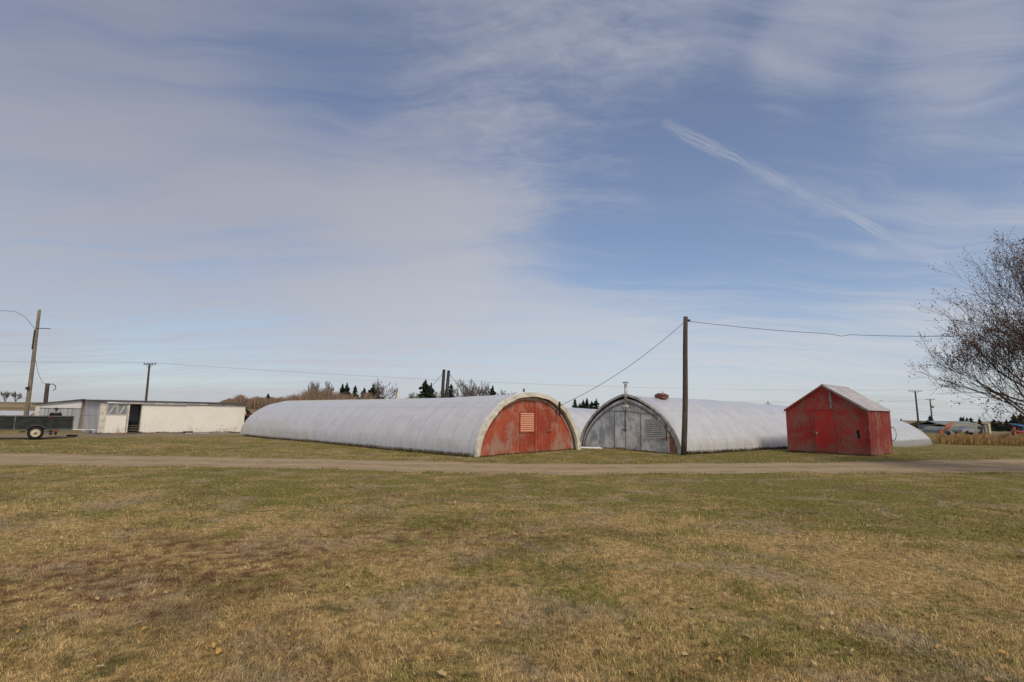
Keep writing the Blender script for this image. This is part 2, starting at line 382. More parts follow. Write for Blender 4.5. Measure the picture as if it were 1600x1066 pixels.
def by_rnd(c1, c2, c3=None):
    def f(nt, tc, p):
        a = nt.attr('rnd').outputs['Fac']
        c = nt.mix(nt.smooth(a, 0.2, 0.8), c1, c2)
        if c3: c = nt.mix(nt.smooth(a, 0.86, 0.97), c, c3)
        return c
    return f
M['spruce'] = smat('spruce_needles', (.03, .05, .03), 0.9, 0, by_rnd((.022, .036, .026), (.060, .082, .048)), .15)
M['dry_leaf'] = smat('brown_hanging_leaves', (.12, .06, .04), 0.85, 0, by_rnd((.13, .060, .048), (.23, .125, .08), (.26, .16, .07)), .15)
M['fallen_leaf'] = smat('fallen_leaf', (.4, .3, .15), 0.8, 0, by_rnd((.30, .19, .10), (.50, .37, .19), (.55, .30, .06)), .2)
M['shrub'] = smat('bare_red_brown_twigs', (.13, .08, .06), 0.95, 0, by_rnd((.21, .135, .11), (.40, .30, .20), (.10, .09, .06)), .1)
M['weed'] = smat('dead_weed_stems', (.06, .045, .03), 0.95, 0, by_rnd((.05, .035, .025), (.13, .10, .055), (.05, .065, .025)), .1)
M['reed'] = smat('tall_dry_grass', (.3, .2, .1), 0.95, 0, by_rnd((.27, .17, .07), (.50, .36, .18), (.44, .21, .06)), .1)

def lawn(nt, pos, rnd=None):
    """shared lawn colour: dead straw, olive grass, patches of rusty weed, bare dry grey grass"""
    x, y, z = nt.sep(pos)
    flat = nt.comb(x, y, 0.0)
    n1 = nt.noise(flat, 0.22, 4, .55, .3); n2 = nt.noise(flat, 1.1, 5, .6, .4); n3 = nt.noise(flat, 5.0, 4, .6)
    g = nt.math('ADD', nt.math('ADD', nt.math('MULTIPLY', n1, .40), nt.math('MULTIPLY', n2, .46)), nt.math('MULTIPLY', n3, .30))
    g = nt.math('ADD', g, nt.smooth(y, 4.5, 14.0, -0.035, 0.050))
    g = nt.math('ADD', g, nt.smooth(x, -3.0, 9.0, -0.02, 0.03))
    g = nt.smooth(g, 0.48, 0.655)
    if rnd is None: gm = g
    else: gm = nt.smooth(nt.math('SUBTRACT', nt.math('ADD', nt.math('MULTIPLY', g, .84), .08), rnd), -0.10, 0.10)
    tone = n3 if rnd is None else nt.math('FRACT', nt.math('MULTIPLY', rnd, 7.31))
    straw = nt.mix(tone, (.38, .255, .108), (.62, .455, .220))
    green = nt.mix(tone, (.155, .145, .036), (.315, .275, .085))
    c = nt.mix(gm, straw, green)
    # pale grey thatch
    gr = nt.smooth(nt.noise(nt.comb(nt.math('ADD', x, 31.0), y, 0.0), 0.75, 6, .68, .5), .50, .64, 0, .65)
    c = nt.mix(gr, c, (.42, .325, .215))
    # brown worn patches
    bp = nt.smooth(nt.noise(nt.comb(x, nt.math('ADD', y, 13.0), 0.0), 0.55, 6, .66, .4), .54, .68, 0, .55)
    c = nt.mix(bp, c, (.24, .160, .085))
    dn_ = nt.smooth(nt.noise(flat, 11.0, 4, .7), .34, .62, .62, 1.14)
    c = nt.mix(1.0, c, nt.comb(dn_, dn_, dn_), 'MULTIPLY')
    # rusty low weeds: two drifts, broken up
    wd = None
    for (cx, cy, rx, ry, w) in [(-3.9, 6.1, 2.6, 1.9, 1.0), (-.9, 7.8, 2.8, 1.8, .72), (-2.6, 6.8, 1.6, 1.0, .7)]:
        dd = nt.math('ADD', nt.math('POWER', nt.math('DIVIDE', nt.math('SUBTRACT', x, cx), rx), 2.0), nt.math('POWER', nt.math('DIVIDE', nt.math('SUBTRACT', y, cy), ry), 2.0))
        k = nt.math('MULTIPLY', nt.smooth(dd, 1.3, 0.1), w)
        wd = k if wd is None else nt.math('MAXIMUM', wd, k)
    spots = nt.noise(flat, 5.5, 6, .7)
    k = nt.smooth(nt.math('ADD', nt.math('MULTIPLY', wd, .14), spots), .58, .74)
    if rnd is not None: k = nt.math('MULTIPLY', k, nt.smooth(tone, .92, .72, .15, 1.0))
    c = nt.mix(nt.math('MULTIPLY', k, .85), c, (.150, .062, .036))
    # scattered dark green clumps
    dk = nt.smooth(nt.noise(nt.comb(x, nt.math('ADD', y, 57.0), 0.0), 1.7, 5, .7), .57, .70, 0, .6)
    c = nt.mix(dk, c, (.070, .086, .026))
    return c

def ground_build(nt, tc, p):
    pos = nt.new('ShaderNodeNewGeometry').outputs['Position']
    x, y, z = nt.sep(pos); flat = nt.comb(x, y, 0.0)
    c = lawn(nt, pos)
    fine = nt.noise(nt.mapping(flat, (1, .6, 1)), 16, 6, .75)
    c = nt.mix(nt.smooth(fine, .30, .72), nt.mix(1.0, c, (.52, .52, .50), 'MULTIPLY'), nt.mix(1.0, c, (1.22, 1.18, 1.12), 'MULTIPLY'))
    dirt = nt.attr('dirt').outputs['Fac']
    dn = nt.math('ADD', dirt, nt.math('MULTIPLY', nt.math('SUBTRACT', nt.noise(nt.mapping(flat, (.4, 1, 1)), .9, 6, .65), .5), .9))
    dc = nt.mix(nt.noise(flat, 3, 6, .7), (.20, .155, .10), (.33, .26, .17))
    c = nt.mix(nt.math('MULTIPLY', nt.smooth(dn, .42, .62), nt.smooth(dirt, 0.0, .12)), c, dc)
    far = nt.attr('field').outputs['Fac']
    st = nt.noise(nt.mapping(flat, (.02, .16, 1)), 1.0, 5, .6)
    fc = nt.mix(nt.smooth(st, .35, .65), (.20, .150, .085), (.33, .26, .155))
    c = nt.mix(far, c, fc)
    bump(nt, p, nt.math('ADD', fine, nt.math('MULTIPLY', nt.noise(flat, 5, 3, .6), 1.5)), .7, .03)
    return c
M['ground'] = smat('lawn_and_field', (.2, .16, .08), 0.95, 0, ground_build, .1)

def blade_build(nt, tc, p):
    pos = nt.new('ShaderNodeNewGeometry').outputs['Position']
    r = nt.attr('rnd').outputs['Fac']
    c = lawn(nt, pos, r)
    br = nt.math('ADD', 0.66, nt.math('MULTIPLY', nt.math('FRACT', nt.math('MULTIPLY', r, 23.7)), 0.85))
    return nt.mix(1.0, c, nt.comb(br, br, br), 'MULTIPLY')
M['blade'] = smat('grass_blades', (.2, .16, .08), 0.7, 0, blade_build, .2)

def road_build(nt, tc, p):
    pos = nt.new('ShaderNodeNewGeometry').outputs['Position']
    x, y, z = nt.sep(pos); flat = nt.comb(x, y, 0.0)
    a = nt.attr('across').outputs['Fac']
    c = nt.mix(nt.smooth(nt.noise(flat, 1.2, 6, .65), .35, .65), (.33, .235, .140), (.44, .325, .195))
    c = nt.mix(nt.smooth(nt.noise(flat, 30, 4, .7), .35, .7, 0, .6), c, (.25, .19, .125))
    # two worn wheel tracks
    tr = nt.math('ABSOLUTE', nt.math('SUBTRACT', nt.math('ABSOLUTE', nt.math('SUBTRACT', a, .5)), .22))
    c = nt.mix(nt.smooth(nt.math('ADD', tr, nt.math('MULTIPLY', nt.noise(flat, .8, 4), .08)), .15, .04, 0, .45), c, (.50, .385, .245))
    bump(nt, p, nt.noise(flat, 40, 5, .7), .6, .015)
    return c
M['road'] = smat('gravel_track', (.28, .22, .16), 0.95, 0, road_build, .15)

# ------------------------------------------------------------------ ground
def axis(lo, hi, n0, far):
    core = np.linspace(lo, hi, n0)
    out = [hi + (far - hi) * (i / 28) ** 2.6 for i in range(1, 29)]
    neg = [lo - (far + lo) * (i / 28) ** 2.6 for i in range(1, 29)]
    return np.array(sorted(neg) + list(core) + out)
gx = axis(-60, 50, 260, 3500); gy_ = np.concatenate([-np.array([(i / 10) ** 2 * 300 for i in range(10, 0, -1)]), np.linspace(0, 60, 200), 60 + 3500 * (np.arange(1, 60) / 59) ** 2.6])
XX, YY = np.meshgrid(gx, gy_)
ZZ = gz(XX, YY)
nxg, nyg = len(gx), len(gy_)
idx = np.arange(nxg * nyg).reshape(nyg, nxg)
Fg = np.stack([idx[:-1, :-1], idx[:-1, 1:], idx[1:, 1:], idx[1:, :-1]], -1).reshape(-1, 4)
# bare dirt: the yard in front of the white shed and trailer, worn edge strips
du = (XX + 29.3) * .751 + (YY - 37.5) * .66; dv = (XX + 29.3) * .66 - (YY - 37.5) * .751   # along / in front of the white wall
def dirt_f(x, y):
    du = (x + 29.3) * .751 + (y - 37.5) * .66; dv = (x + 29.3) * .66 - (y - 37.5) * .751
    return sstep(-16, -8, du) * sstep(12.5, 8.5, du) * sstep(5.8, 3.2, np.abs(dv - 1.6))
dirt = dirt_f(XX, YY)
dirt = np.maximum(dirt, .42 * sstep(34, 40, YY) * sstep(24, 30, XX) * sstep(60, 48, YY))
field = np.maximum(sstep(62, 82, YY - 0.2 * XX), sstep(-60, -75, XX))
ground = mesh_np('ground', np.stack([XX, YY, ZZ], -1).reshape(-1, 3), Fg, M['ground'], None, {'dirt': dirt.ravel(), 'field': field.ravel()}, True)
tag(ground, kind='structure')

# road: far edge and near edge as polylines in metres
far_e = np.array([(-70, 27.0), (-35, 22.6), (-20.1, 21.1), (-9.6, 20.25), (0.1, 19.5), (10.2, 21.2), (16, 22.6), (24.5, 25.4), (40, 31.5), (75, 47)])
near_e = np.array([(-70, 21.5), (-35, 18.0), (-16, 16.75), (-7.7, 16.35), (0.1, 16.15), (8.1, 16.95), (12, 17.4), (17.7, 18.5), (40, 24.0), (75, 36)])
rx = np.arange(-70, 75, 0.22)
def sm_interp(x, P):
    xs = np.arange(P[0, 0], P[-1, 0], .5); ys = np.interp(xs, P[:, 0], P[:, 1])
    k = np.hanning(19); k /= k.sum(); ysp = np.convolve(np.pad(ys, 9, 'edge'), k, 'valid')
    return np.interp(x, xs, ysp)
rngr = np.random.default_rng(5)
def rag(n, a, w):
    k = np.hanning(w); k /= k.sum(); r = rngr.normal(size=n + w - 1); return a * np.convolve(r, k, 'valid') * math.sqrt(w)
nf = sm_interp(rx, near_e) + rag(len(rx), .05, 5) + rag(len(rx), .06, 25); ff = sm_interp(rx, far_e) + rag(len(rx), .05, 5) + rag(len(rx), .07, 25)
T = np.linspace(0, 1, 13)
RX = np.repeat(rx[None], 13, 0); RY = nf[None] * (1 - T[:, None]) + ff[None] * T[:, None]
prof = 0.022 - 0.014 * np.exp(-((np.abs(T - .5) - .22) / .08) ** 2) - 0.03 * (np.abs(T - .5) > .49)
RZ = gz(RX, RY) + prof[:, None]
ri = np.arange(RX.size).reshape(RX.shape)
road = mesh_np('road', np.stack([RX, RY, RZ], -1).reshape(-1, 3), np.stack([ri[:-1, :-1], ri[:-1, 1:], ri[1:, 1:], ri[1:, :-1]], -1).reshape(-1, 4),
               M['road'], None, {'across': np.repeat(T, len(rx))}, True)
tag(road, kind='structure')

# ------------------------------------------------------------------ grass blades
def blades(rng, n, ymin, ymax, L, W, power=2.0, slope=1.06, pad=1.0):
    u = rng.random(n)
    if power == 2.0: y = 1 / (1 / ymin + u * (1 / ymax - 1 / ymin))
    else: y = ymin + u * (ymax - ymin)
    x = (rng.random(n) * 2 - 1) * (y * slope + pad)
    return x, y
def make_blades(rng, x, y, L, W, lie=0.75):
    n = len(x); z = gz(x, y)
    sw = np.sin(x * 3.1 + 2 * np.sin(y * 2.3)) + np.sin(y * 4.7 + 1.7 * np.sin(x * 1.9 + 1)) + np.sin((x + y) * 7.3 + 2 * np.sin(x * 5.1))
    a = sw * 1.3 + x * .4 + rng.normal(0, 1.1, n)
    L = L * (.95 + .22 * np.sin(x * 9.1 + 2 * np.sin(y * 7.7)) * np.sin(y * 8.3 + 2 * np.sin(x * 6.1)) + .22 * np.sin(x * 2.3 + y * 1.7 + 2 * np.sin(y * 1.1)))
    lean = np.clip(rng.normal(lie, .35, n), .05, 1.42)
    ln = L * rng.uniform(.55, 1.35, n); w = W * rng.uniform(.7, 1.3, n)
    dx, dy = np.cos(a), np.sin(a)
    tw = a + math.pi / 2 + rng.normal(0, .7, n); px, py = np.cos(tw) * w / 2, np.sin(tw) * w / 2
    h1, h2 = ln * .55, ln
    p1 = np.stack([x + dx * h1 * np.sin(lean * .6), y + dy * h1 * np.sin(lean * .6), z + h1 * np.cos(lean * .6)], -1)
    p2 = np.stack([x + dx * h2 * np.sin(lean), y + dy * h2 * np.sin(lean), z + h2 * np.cos(lean)], -1)
    base = np.stack([x, y, z - .006], -1); pr = np.stack([px, py, np.zeros(n)], -1)
    V = np.stack([base - pr, base + pr, p1 + pr * .8, p1 - pr * .8, p2 + pr * .18, p2 - pr * .18], 1).reshape(-1, 3)
    b = np.arange(n)[:, None] * 6
    Fq = np.concatenate([b + np.array([[0, 1, 2, 3]]), b + np.array([[3, 2, 4, 5]])], 0)
    return V, Fq, np.repeat(rng.random(n), 6)
rg = np.random.default_rng(11)
parts = []
x, y = blades(rg, 260000, 2.9, 13.0, 0, 0); ok = rg.random(len(x)) < 1 - sstep(6.5, 13, y); x, y = x[ok], y[ok]; parts.append(make_blades(rg, x, y, .036, .0046, .85))
x, y = blades(rg, 190000, 5.5, 17.2, 0, 0)
ok = (rg.random(len(x)) < sstep(5.5, 12, y)) & (y < sm_interp(x, near_e) + rg.normal(0, .10, len(x))); x, y = x[ok], y[ok]
parts.append(make_blades(rg, x, y, .038, .0075, .85))
x, y = blades(rg, 60000, 18.8, 34, 0, 0)
ok = (y > sm_interp(x, far_e) + rg.normal(0, .10, len(x))); x, y = x[ok], y[ok]
u_ = (x + 1.39) * .674 + (y - 22.17) * .739; v_ = -(x + 1.39) * .739 + (y - 22.17) * .674
ok = ~((u_ > 0) & (v_ > 0) & (v_ < 26))
u2 = (x - 3.91) * .595 - (y - 31.01) * .804; v2 = (x - 3.91) * .804 + (y - 31.01) * .595
ok &= ~((v2 > 0) & (u2 < 7))
u3 = (x - 14.7) * .645 - (y - 28.3) * .764; v3 = (x - 14.7) * .764 + (y - 28.3) * .645
ok &= ~((u3 > 0) & (u3 < 3.8) & (v3 > 0) & (v3 < 3.6)); x, y = x[ok], y[ok]
ok = dirt_f(x, y) < rg.uniform(.1, .8, len(x)); x, y = x[ok], y[ok]
parts.append(make_blades(rg, x, y, .05, .014, .8))
# a few taller loose straws
x, y = blades(rg, 4000, 3.0, 14.0, 0, 0); parts.append(make_blades(rg, x, y, .085, .004, 1.05))
Vs, Fs, Rs, o_ = [], [], [], 0
for V, Fq, r_ in parts: Vs.append(V); Fs.append(Fq + o_); Rs.append(r_); o_ += len(V)
grass = mesh_np('grass', np.concatenate(Vs), np.concatenate(Fs), M['blade'], None, {'rnd': np.concatenate(Rs)})
tag(grass, 'short matted lawn of straw and olive green grass blades', 'grass', kind='stuff')

# fallen leaves, thicker towards the right where the tree stands
def leaf_mesh(rng, x, y, S, zoff=.018):
    n = len(x); z = gz(x, y) + zoff + rng.random(n) * .02
    a = rng.random(n) * 2 * math.pi; ca, sa = np.cos(a), np.sin(a); s = S * rng.uniform(.6, 1.5, n)
    outl = np.array([(-.5, 0), (-.30, .26), (-.05, .20), (.12, .42), (.25, .15), (.55, .05), (.25, -.15), (.12, -.40), (-.05, -.2), (-.30, -.28)])
    V = []
    tiltx, tilty = rng.normal(0, .35, n), rng.normal(0, .35, n)
    for (lx, ly) in outl:
        X = lx * s; Y = ly * s * .9
        V.append(np.stack([x + X * ca - Y * sa, y + X * sa + Y * ca, z + X * tiltx + Y * tilty + .35 * np.abs(ly) * s], -1))
    V = np.stack(V, 1).reshape(-1, 3); b = np.arange(n)[:, None] * 10
    Fq = np.concatenate([b + np.array([q]) for q in ([0, 1, 2, 9], [9, 2, 8, 8], [2, 3, 4, 8], [8, 4, 6, 7], [4, 5, 6, 6])], 0)
    return V, Fq, np.repeat(rng.random(n), 10)
def leaf_faces(V, n):
    b = np.arange(n)[:, None] * 10
    return np.concatenate([b + np.array([q]) for q in ([0, 1, 9], [1, 2, 9], [9, 2, 8], [2, 3, 4], [2, 4, 8], [8, 4, 6], [8, 6, 7], [4, 5, 6])], 0)
x, y = blades(rg, 800, 3.3, 17, 0, 0)
keep = rg.random(len(x)) < sstep(-14, 12, x) * .75 + .16
x, y = x[keep], y[keep]
V, _, r_ = leaf_mesh(rg, x, y, .046)
tag(mesh_np('fallen_leaves', V, leaf_faces(V, len(x)), M['fallen_leaf'], None, {'rnd': r_}), 'dry tan fallen leaves scattered over the lawn', 'leaves', kind='stuff')

rs_ = np.random.default_rng(91); n_ = 2600
sx_ = rs_.uniform(-24, 26, n_); t_ = np.clip(rs_.choice([.04, .5, .96], n_) + rs_.normal(0, .09, n_), .0, 1)
sy_ = sm_interp(sx_, near_e) * (1 - t_) + sm_interp(sx_, far_e) * t_; sz_ = gz(sx_, sy_) + .015
sr = .012 + .022 * rs_.random(n_) ** 3
oct_ = np.array([(1, 0, 0), (0, 1, 0), (-1, 0, 0), (0, -1, 0), (0, 0, .7), (0, 0, -.7)])
Vst = (np.stack([sx_, sy_, sz_], -1)[:, None] + oct_[None] * sr[:, None, None] * rs_.uniform(.6, 1.4, (n_, 6, 1))).reshape(-1, 3)
Fst = np.concatenate([np.arange(n_)[:, None] * 6 + np.array([f]) for f in ((0, 1, 4), (1, 2, 4), (2, 3, 4), (3, 0, 4), (1, 0, 5), (2, 1, 5), (3, 2, 5), (0, 3, 5))], 0)
M['stone'] = smat('loose_gravel', (.35, .29, .21), .9, 0, by_rnd((.24, .19, .13), (.48, .40, .30)))
tag(mesh_np('gravel', Vst, Fst, M['stone'], None, {'rnd': np.repeat(rs_.random(n_), 6)}), 'loose gravel along the edges and crown of the dirt track', 'gravel', kind='stuff')
# low grass encroaching on the crown and the edges of the track
x = rs_.uniform(-24, 26, 16000); t_ = np.clip(rs_.choice([0.0, 1.0, .5], 16000, p=[.42, .42, .16]) + rs_.normal(0, .035, 16000), -.05, 1.05)
y = sm_interp(x, near_e) * (1 - t_) + sm_interp(x, far_e) * t_
k_ = np.sin(x * 1.7 + 2 * np.sin(x * .6)) + np.sin(x * 4.3) * .6 > -.2 + .9 * (np.abs(t_ - .5) < .2)
x, y = x[k_], y[k_]; V, Fq, r_ = make_blades(rs_, x, y, .05, .011, .7); V[:, 2] += .012
tag(mesh_np('verge_grass', V, Fq, M['blade'], None, {'rnd': r_}), 'sparse grass creeping over the edges of the dirt track', 'grass', kind='stuff')

# ------------------------------------------------------------------ arched greenhouses
def arch_pt(t, w, h, a, b):
    """t 0..1 from the left foot to the right foot; returns x, z"""
    an = math.pi * (1 - t); c = math.cos(an)
    xn = c; zn = max(0.0, 1 - abs(xn) ** a) ** b
    return w / 2 + xn * w / 2, h * zn
def arch_prof(w, h, a, b, n=40):
    pts = [arch_pt(i / n, w, h, a, b) for i in range(n + 1)]
    return pts
def film_cover(parent, w, hf, L, a, b, mat, x_off=0.0, y0=0.0, zf=lambda s: 0.0, rib=1.2, seed=1, name='film_cover', wf=lambda s: 1.0):
    rng = random.Random(seed)
    n, per = 36, 6
    m_ = int(L / rib) * per
    V, Fc = [], []
    ph = [rng.uniform(-.5, .5) for _ in range(400)]
    for j in range(m_ + 1):
        s = L * j / m_; fr = (s / rib) % 1.0; k = int(s / rib)
        sag = 0.006 * (1 - (2 * fr - 1) ** 2) * (1 + .8 * ph[k])
        for i in range(n + 1):
            x, z = arch_pt(i / n, w * wf(s), hf(s), a, b)
            cx, cz = w / 2, 0.9; d = math.hypot(x - cx, z - cz) or 1
            q = sag * (0.25 + 0.75 * min(1, z / 1.2)) * (1 if z > .02 else 0)
            q += 0.008 * math.sin(i * .9 + ph[k] * 6 + s * .6) * min(1, z)
            # slight bulge above the side batten
            bl = 0.05 * math.exp(-((z - .55) / .12) ** 2)
            V.append((x_off + x - (x - cx) / d * (q - bl), y0 + s, z - (z - cz) / d * q + zf(s)))
    for j in range(m_):
        for i in range(n):
            p0 = j * (n + 1) + i; Fc.append((p0, p0 + 1, p0 + n + 2, p0 + n + 1))
    return mesh_np(name, V, Fc, mat, parent, None, True)
def arch_strip(prof_o, prof_i, y0, y1):
    """solid arch band between an outer and an inner profile"""
    mb = MB(); n = len(prof_o)
    vs = [(x, y0, z) for x, z in prof_o] + [(x, y0, z) for x, z in prof_i] + [(x, y1, z) for x, z in prof_o] + [(x, y1, z) for x, z in prof_i]
    fs = []
    for i in range(n - 1):
        fs += [(i, i + 1, n + i + 1, n + i), (2 * n + i, 3 * n + i, 3 * n + i + 1, 2 * n + i + 1), (i, 2 * n + i, 2 * n + i + 1, i + 1), (n + i, n + i + 1, 3 * n + i + 1, 3 * n + i)]
    fs += [(0, n, 3 * n, 2 * n), (n - 1, 3 * n - 1, 4 * n - 1, 2 * n - 1)]
    return mb.add(vs, fs)
def gable_poly(prof, zmin=0.0):
    p = [(x, z) for x, z in prof if z >= zmin]; return p
def louvre(parent, x0, x1, z0, z1, y, frame_m, slat_m, back_m, nsl, fw_=.06):
    mb = MB()
    mb.box(x0 - fw_, x0, y - .05, y, z0 - fw_, z1 + fw_); mb.box(x1, x1 + fw_, y - .05, y, z0 - fw_, z1 + fw_)
    mb.box(x0, x1, y - .05, y, z1, z1 + fw_); mb.box(x0, x1, y - .05, y, z0 - fw_, z0)
    v = mb.build('vent', frame_m, parent)
    bk = MB().box(x0, x1, y - .012, y - .003, z0, z1).build('vent_backing', back_m, v)
    sp = (z1 - z0) / nsl
    for i in range(nsl):
        zb = z0 + i * sp
        mb = MB().hexa([(x0 + .004, y - .055, zb + .012), (x1 - .004, y - .055, zb + .012), (x1 - .004, y - .04, zb + .006), (x0 + .004, y - .04, zb + .006)],
                       [(x0 + .004, y - .030, zb + sp * .86), (x1 - .004, y - .030, zb + sp * .86), (x1 - .004, y - .016, zb + sp * .86), (x0 + .004, y - .016, zb + sp * .86)])
        mb.build('slat', slat_m, v)
    return v

# --- greenhouse with the red end wall
ang1 = math.atan2(5.41, 4.93)
g1 = empty('greenhouse', (-1.39, 22.17, gzf(-1.39, 22.17)), ang1, 'long arched greenhouse in grey plastic film with a peeling red end wall and cream hood', 'greenhouse')
W1, H1 = 7.33, 2.72
h1f = lambda s: 2.72 - .14 * float(sstep(0, 9, s)) - .06 * float(sstep(9, 22, s))
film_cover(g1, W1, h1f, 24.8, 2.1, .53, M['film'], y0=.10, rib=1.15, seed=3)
po = arch_prof(W1 + .10, 2.80, 2.1, .53, 48); po = [(x - .05, z) for x, z in po]
pi_ = arch_prof(W1 - .40, 2.60, 2.2, .55, 48); pi_ = [(x + .20, z) for x, z in pi_]
pi2 = arch_prof(W1 - .12, 2.70, 2.1, .53, 48); pi2 = [(x + .06, z) for x, z in pi2]
# hood: thick wrapped film, slightly lumpy
mbh = arch_strip(po, pi_, -.04, .11); rr = random.Random(4)
mbh.v = [(x + rr.uniform(-.012, .012), y + rr.uniform(-.02, .02) + (.03 * math.sin(x * 5)), max(z + rr.uniform(-.012, .012), -.03)) for x, y, z in mbh.v]
mbh.build('hood', M['band'], g1, smooth=False)
poly1 = [(.34, -.05), (.42, .55), (.74, 1.12), (1.30, 1.72), (1.72, 2.05), (2.55, 2.36), (3.1, 2.46), (4.3, 2.44), (4.98, 2.32), (5.50, 2.04), (6.10, 1.64), (6.66, .97), (6.92, .42), (6.99, -.05)]
MB().prism(poly1, .20, .26).build('gable_wall', M['red_ply'], g1)
MB().prism([(x + .05, z - .04) for x, z in arch_prof(W1 - .10, 2.66, 2.1, .53, 40)], .28, .31).build('film_end', M['band'], g1)
# pink trim board following the polygon edge
mb = MB()
for i in range(1, len(poly1) - 2):
    a_, b_ = Vector((poly1[i][0], 0, poly1[i][1])), Vector((poly1[i + 1][0], 0, poly1[i + 1][1]))
    c_ = Vector((3.6, 0, .6)); na = (a_ - c_).normalized(); nb = (b_ - c_).normalized()
    mb.hexa([(a_.x - na.x * .02, .155, a_.z - na.z * .02), (b_.x - nb.x * .02, .155, b_.z - nb.z * .02), (b_.x - nb.x * .02, .197, b_.z - nb.z * .02), (a_.x - na.x * .02, .197, a_.z - na.z * .02)],
            [(a_.x + na.x * .06, .155, a_.z + na.z * .06), (b_.x + nb.x * .06, .155, b_.z + nb.z * .06), (b_.x + nb.x * .06, .197, b_.z + nb.z * .06), (a_.x + na.x * .06, .197, a_.z + na.z * .06)])
mb.build('trim_board', M['pink_trim'], g1)
louvre(g1, 2.90, 3.86, .98, 1.86, .200, M['red_ply2'], M['louvre_orange'], M['louvre_back'], 9, .05)
MB().box(2.86, 3.90, .175, .197, .02, .90).build('wall_panel', M['red_ply2'], g1, bevel=.004)
MB().box(3.93, 4.02, .165, .198, .02, 2.40).build('batten', M['red_ply2'], g1)
dr = MB().box(4.22, 5.10, .160, .197, .05, 2.00).build('door', M['red_ply2'], g1, bevel=.005)
MB().box(4.98, 5.16, .135, .158, .92, .96).box(4.80, 5.16, .140, .157, .935, .95).build('latch', M['dark_metal'], dr)
MB().box(4.16, 4.215, .150, .199, .03, 2.06).box(5.105, 5.16, .150, .199, .03, 2.06).box(4.16, 5.16, .148, .1985, 2.005, 2.06).build('door_frame', M['red_ply'], g1)
mb = MB().box(5.50, 5.56, -.13, -.07, 1.72, 2.42); mb.box(5.42, 5.62, -.12, -.08, 2.22, 2.27); mb.build('cable_bracket', M['dark_metal'], g1)
mb = MB().box(3.05, 3.12, .10, .17, 2.80, 2.96); mb.build('ridge_stub', M['grey_wood'], g1)

# --- greenhouse with the grey plywood end wall
ang2 = R(-53.5)
g2 = empty('greenhouse', (3.91, 31.01, gzf(3.91, 31.0)), ang2, 'pointed arched white greenhouse with a bare grey plywood end wall, stovepipe and grey slatted vent', 'greenhouse')
W2, H2 = 6.95, 2.88
dirx, diry = -math.sin(ang2), math.cos(ang2)
def z2(s): return float(gz(3.91 + 3.5 * math.cos(ang2) + dirx * s, 31.01 + 3.5 * math.sin(ang2) + diry * s)) - .02
h2f = lambda s: 2.88 - .12 * float(sstep(0, 16, s)) - .32 * float(sstep(14, 32, s))
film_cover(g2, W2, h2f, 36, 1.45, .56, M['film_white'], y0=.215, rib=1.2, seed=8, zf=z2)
po = [(x - .03, z) for x, z in arch_prof(W2 + .06, 2.93, 1.45, .56, 48)]
pi_ = [(x + .10, z) for x, z in arch_prof(W2 - .20, 2.81, 1.45, .56, 48)]
mbh = arch_strip(po, pi_, .13, .225); mbh.build('hood', M['hood_grey'], g2)
pj = [(x + .30, z) for x, z in arch_prof(W2 - .60, 2.52, 1.45, .56, 30)]; pk = [(x + .37, z) for x, z in arch_prof(W2 - .74, 2.42, 1.45, .56, 30)]
arch_strip(pj, pk, .20, .238).build('inner_arch', M['grey_wood'], g2)
pw = [(x + .16, z) for x, z in arch_prof(W2 - .32, 2.70, 1.45, .56, 40)]
MB().prism([(x, z - .03) for x, z in pw], .24, .30).build('gable_wall', M['grey_ply'], g2)
mb = MB().box(2.0, 3.42, .205, .238, 1.985, 2.02); mb.hexa([(3.42, .205, 2.0), (5.85, .205, 1.76), (5.85, .238, 1.76), (3.42, .238, 2.0)], [(3.42, .205, 2.04), (5.85, .205, 1.80), (5.85, .238, 1.80), (3.42, .238, 2.04)])
mb.build('header_board', M['grey_wood'], g2)
for bx in ((3.40, 3.43, 1.98), (2.62, 2.66, 1.97), (4.42, 4.46, 1.88)): MB().box(bx[0], bx[1], .215, .237, .06, bx[2]).build('batten', M['grey_wood'], g2)
dr = MB().box(2.68, 3.385, .212, .236, .07, 1.96).build('door', M['grey_ply'], g2, bevel=.004)
MB().box(3.22, 3.50, .180, .205, .98, 1.03).build('latch', M['dark_metal'], dr)
louvre(g2, 4.84, 5.84, .66, 1.52, .238, M['louvre_grey'], M['louvre_grey'], M['dark_gap'], 9, .07)
MB().hexa([(6.22, .20, .02), (6.62, .20, .02), (6.62, .236, .02), (6.22, .236, .02)], [(6.22, .20, .78), (6.38, .20, .74), (6.38, .236, .74), (6.22, .236, .78)]).build('orange_board', M['orange_rust'], g2)
mb = MB().box(6.02, 6.06, .19, .236, .55, 1.5); mb.tube([(5.75, .17, .62), (6.05, .15, .66), (6.35, .15, .78), (6.30, .15, 1.05)], .02); mb.tube([(6.60, .15, .10), (6.30, .15, .32), (6.55, .15, .62)], .018); mb.build('brace', M['rust'], g2)
mb = MB().tube([(3.66, .02, 2.30), (3.66, .02, 3.42)], .075, 12); ch = mb.build('stovepipe', M['metal'], g2, True)
MB().lathe([(.02, 0), (.16, .01), (.16, .06), (.11, .09), (.02, .11)], 14, Matrix.Translation((3.66, .02, 3.46)), 'Z').build('pipe_cap', M['metal'], ch)
MB().box(3.55, 3.78, -.09, .13, 2.22, 2.32).build('pipe_boot', M['white_trim'], ch)
mb = MB().tube([(3.64, .06, 2.25), (3.50, .14, 2.05), (3.42, .17, 1.4), (3.44, .17, .9)], .018, 6); mb.build('cable', M['wire'], g2)
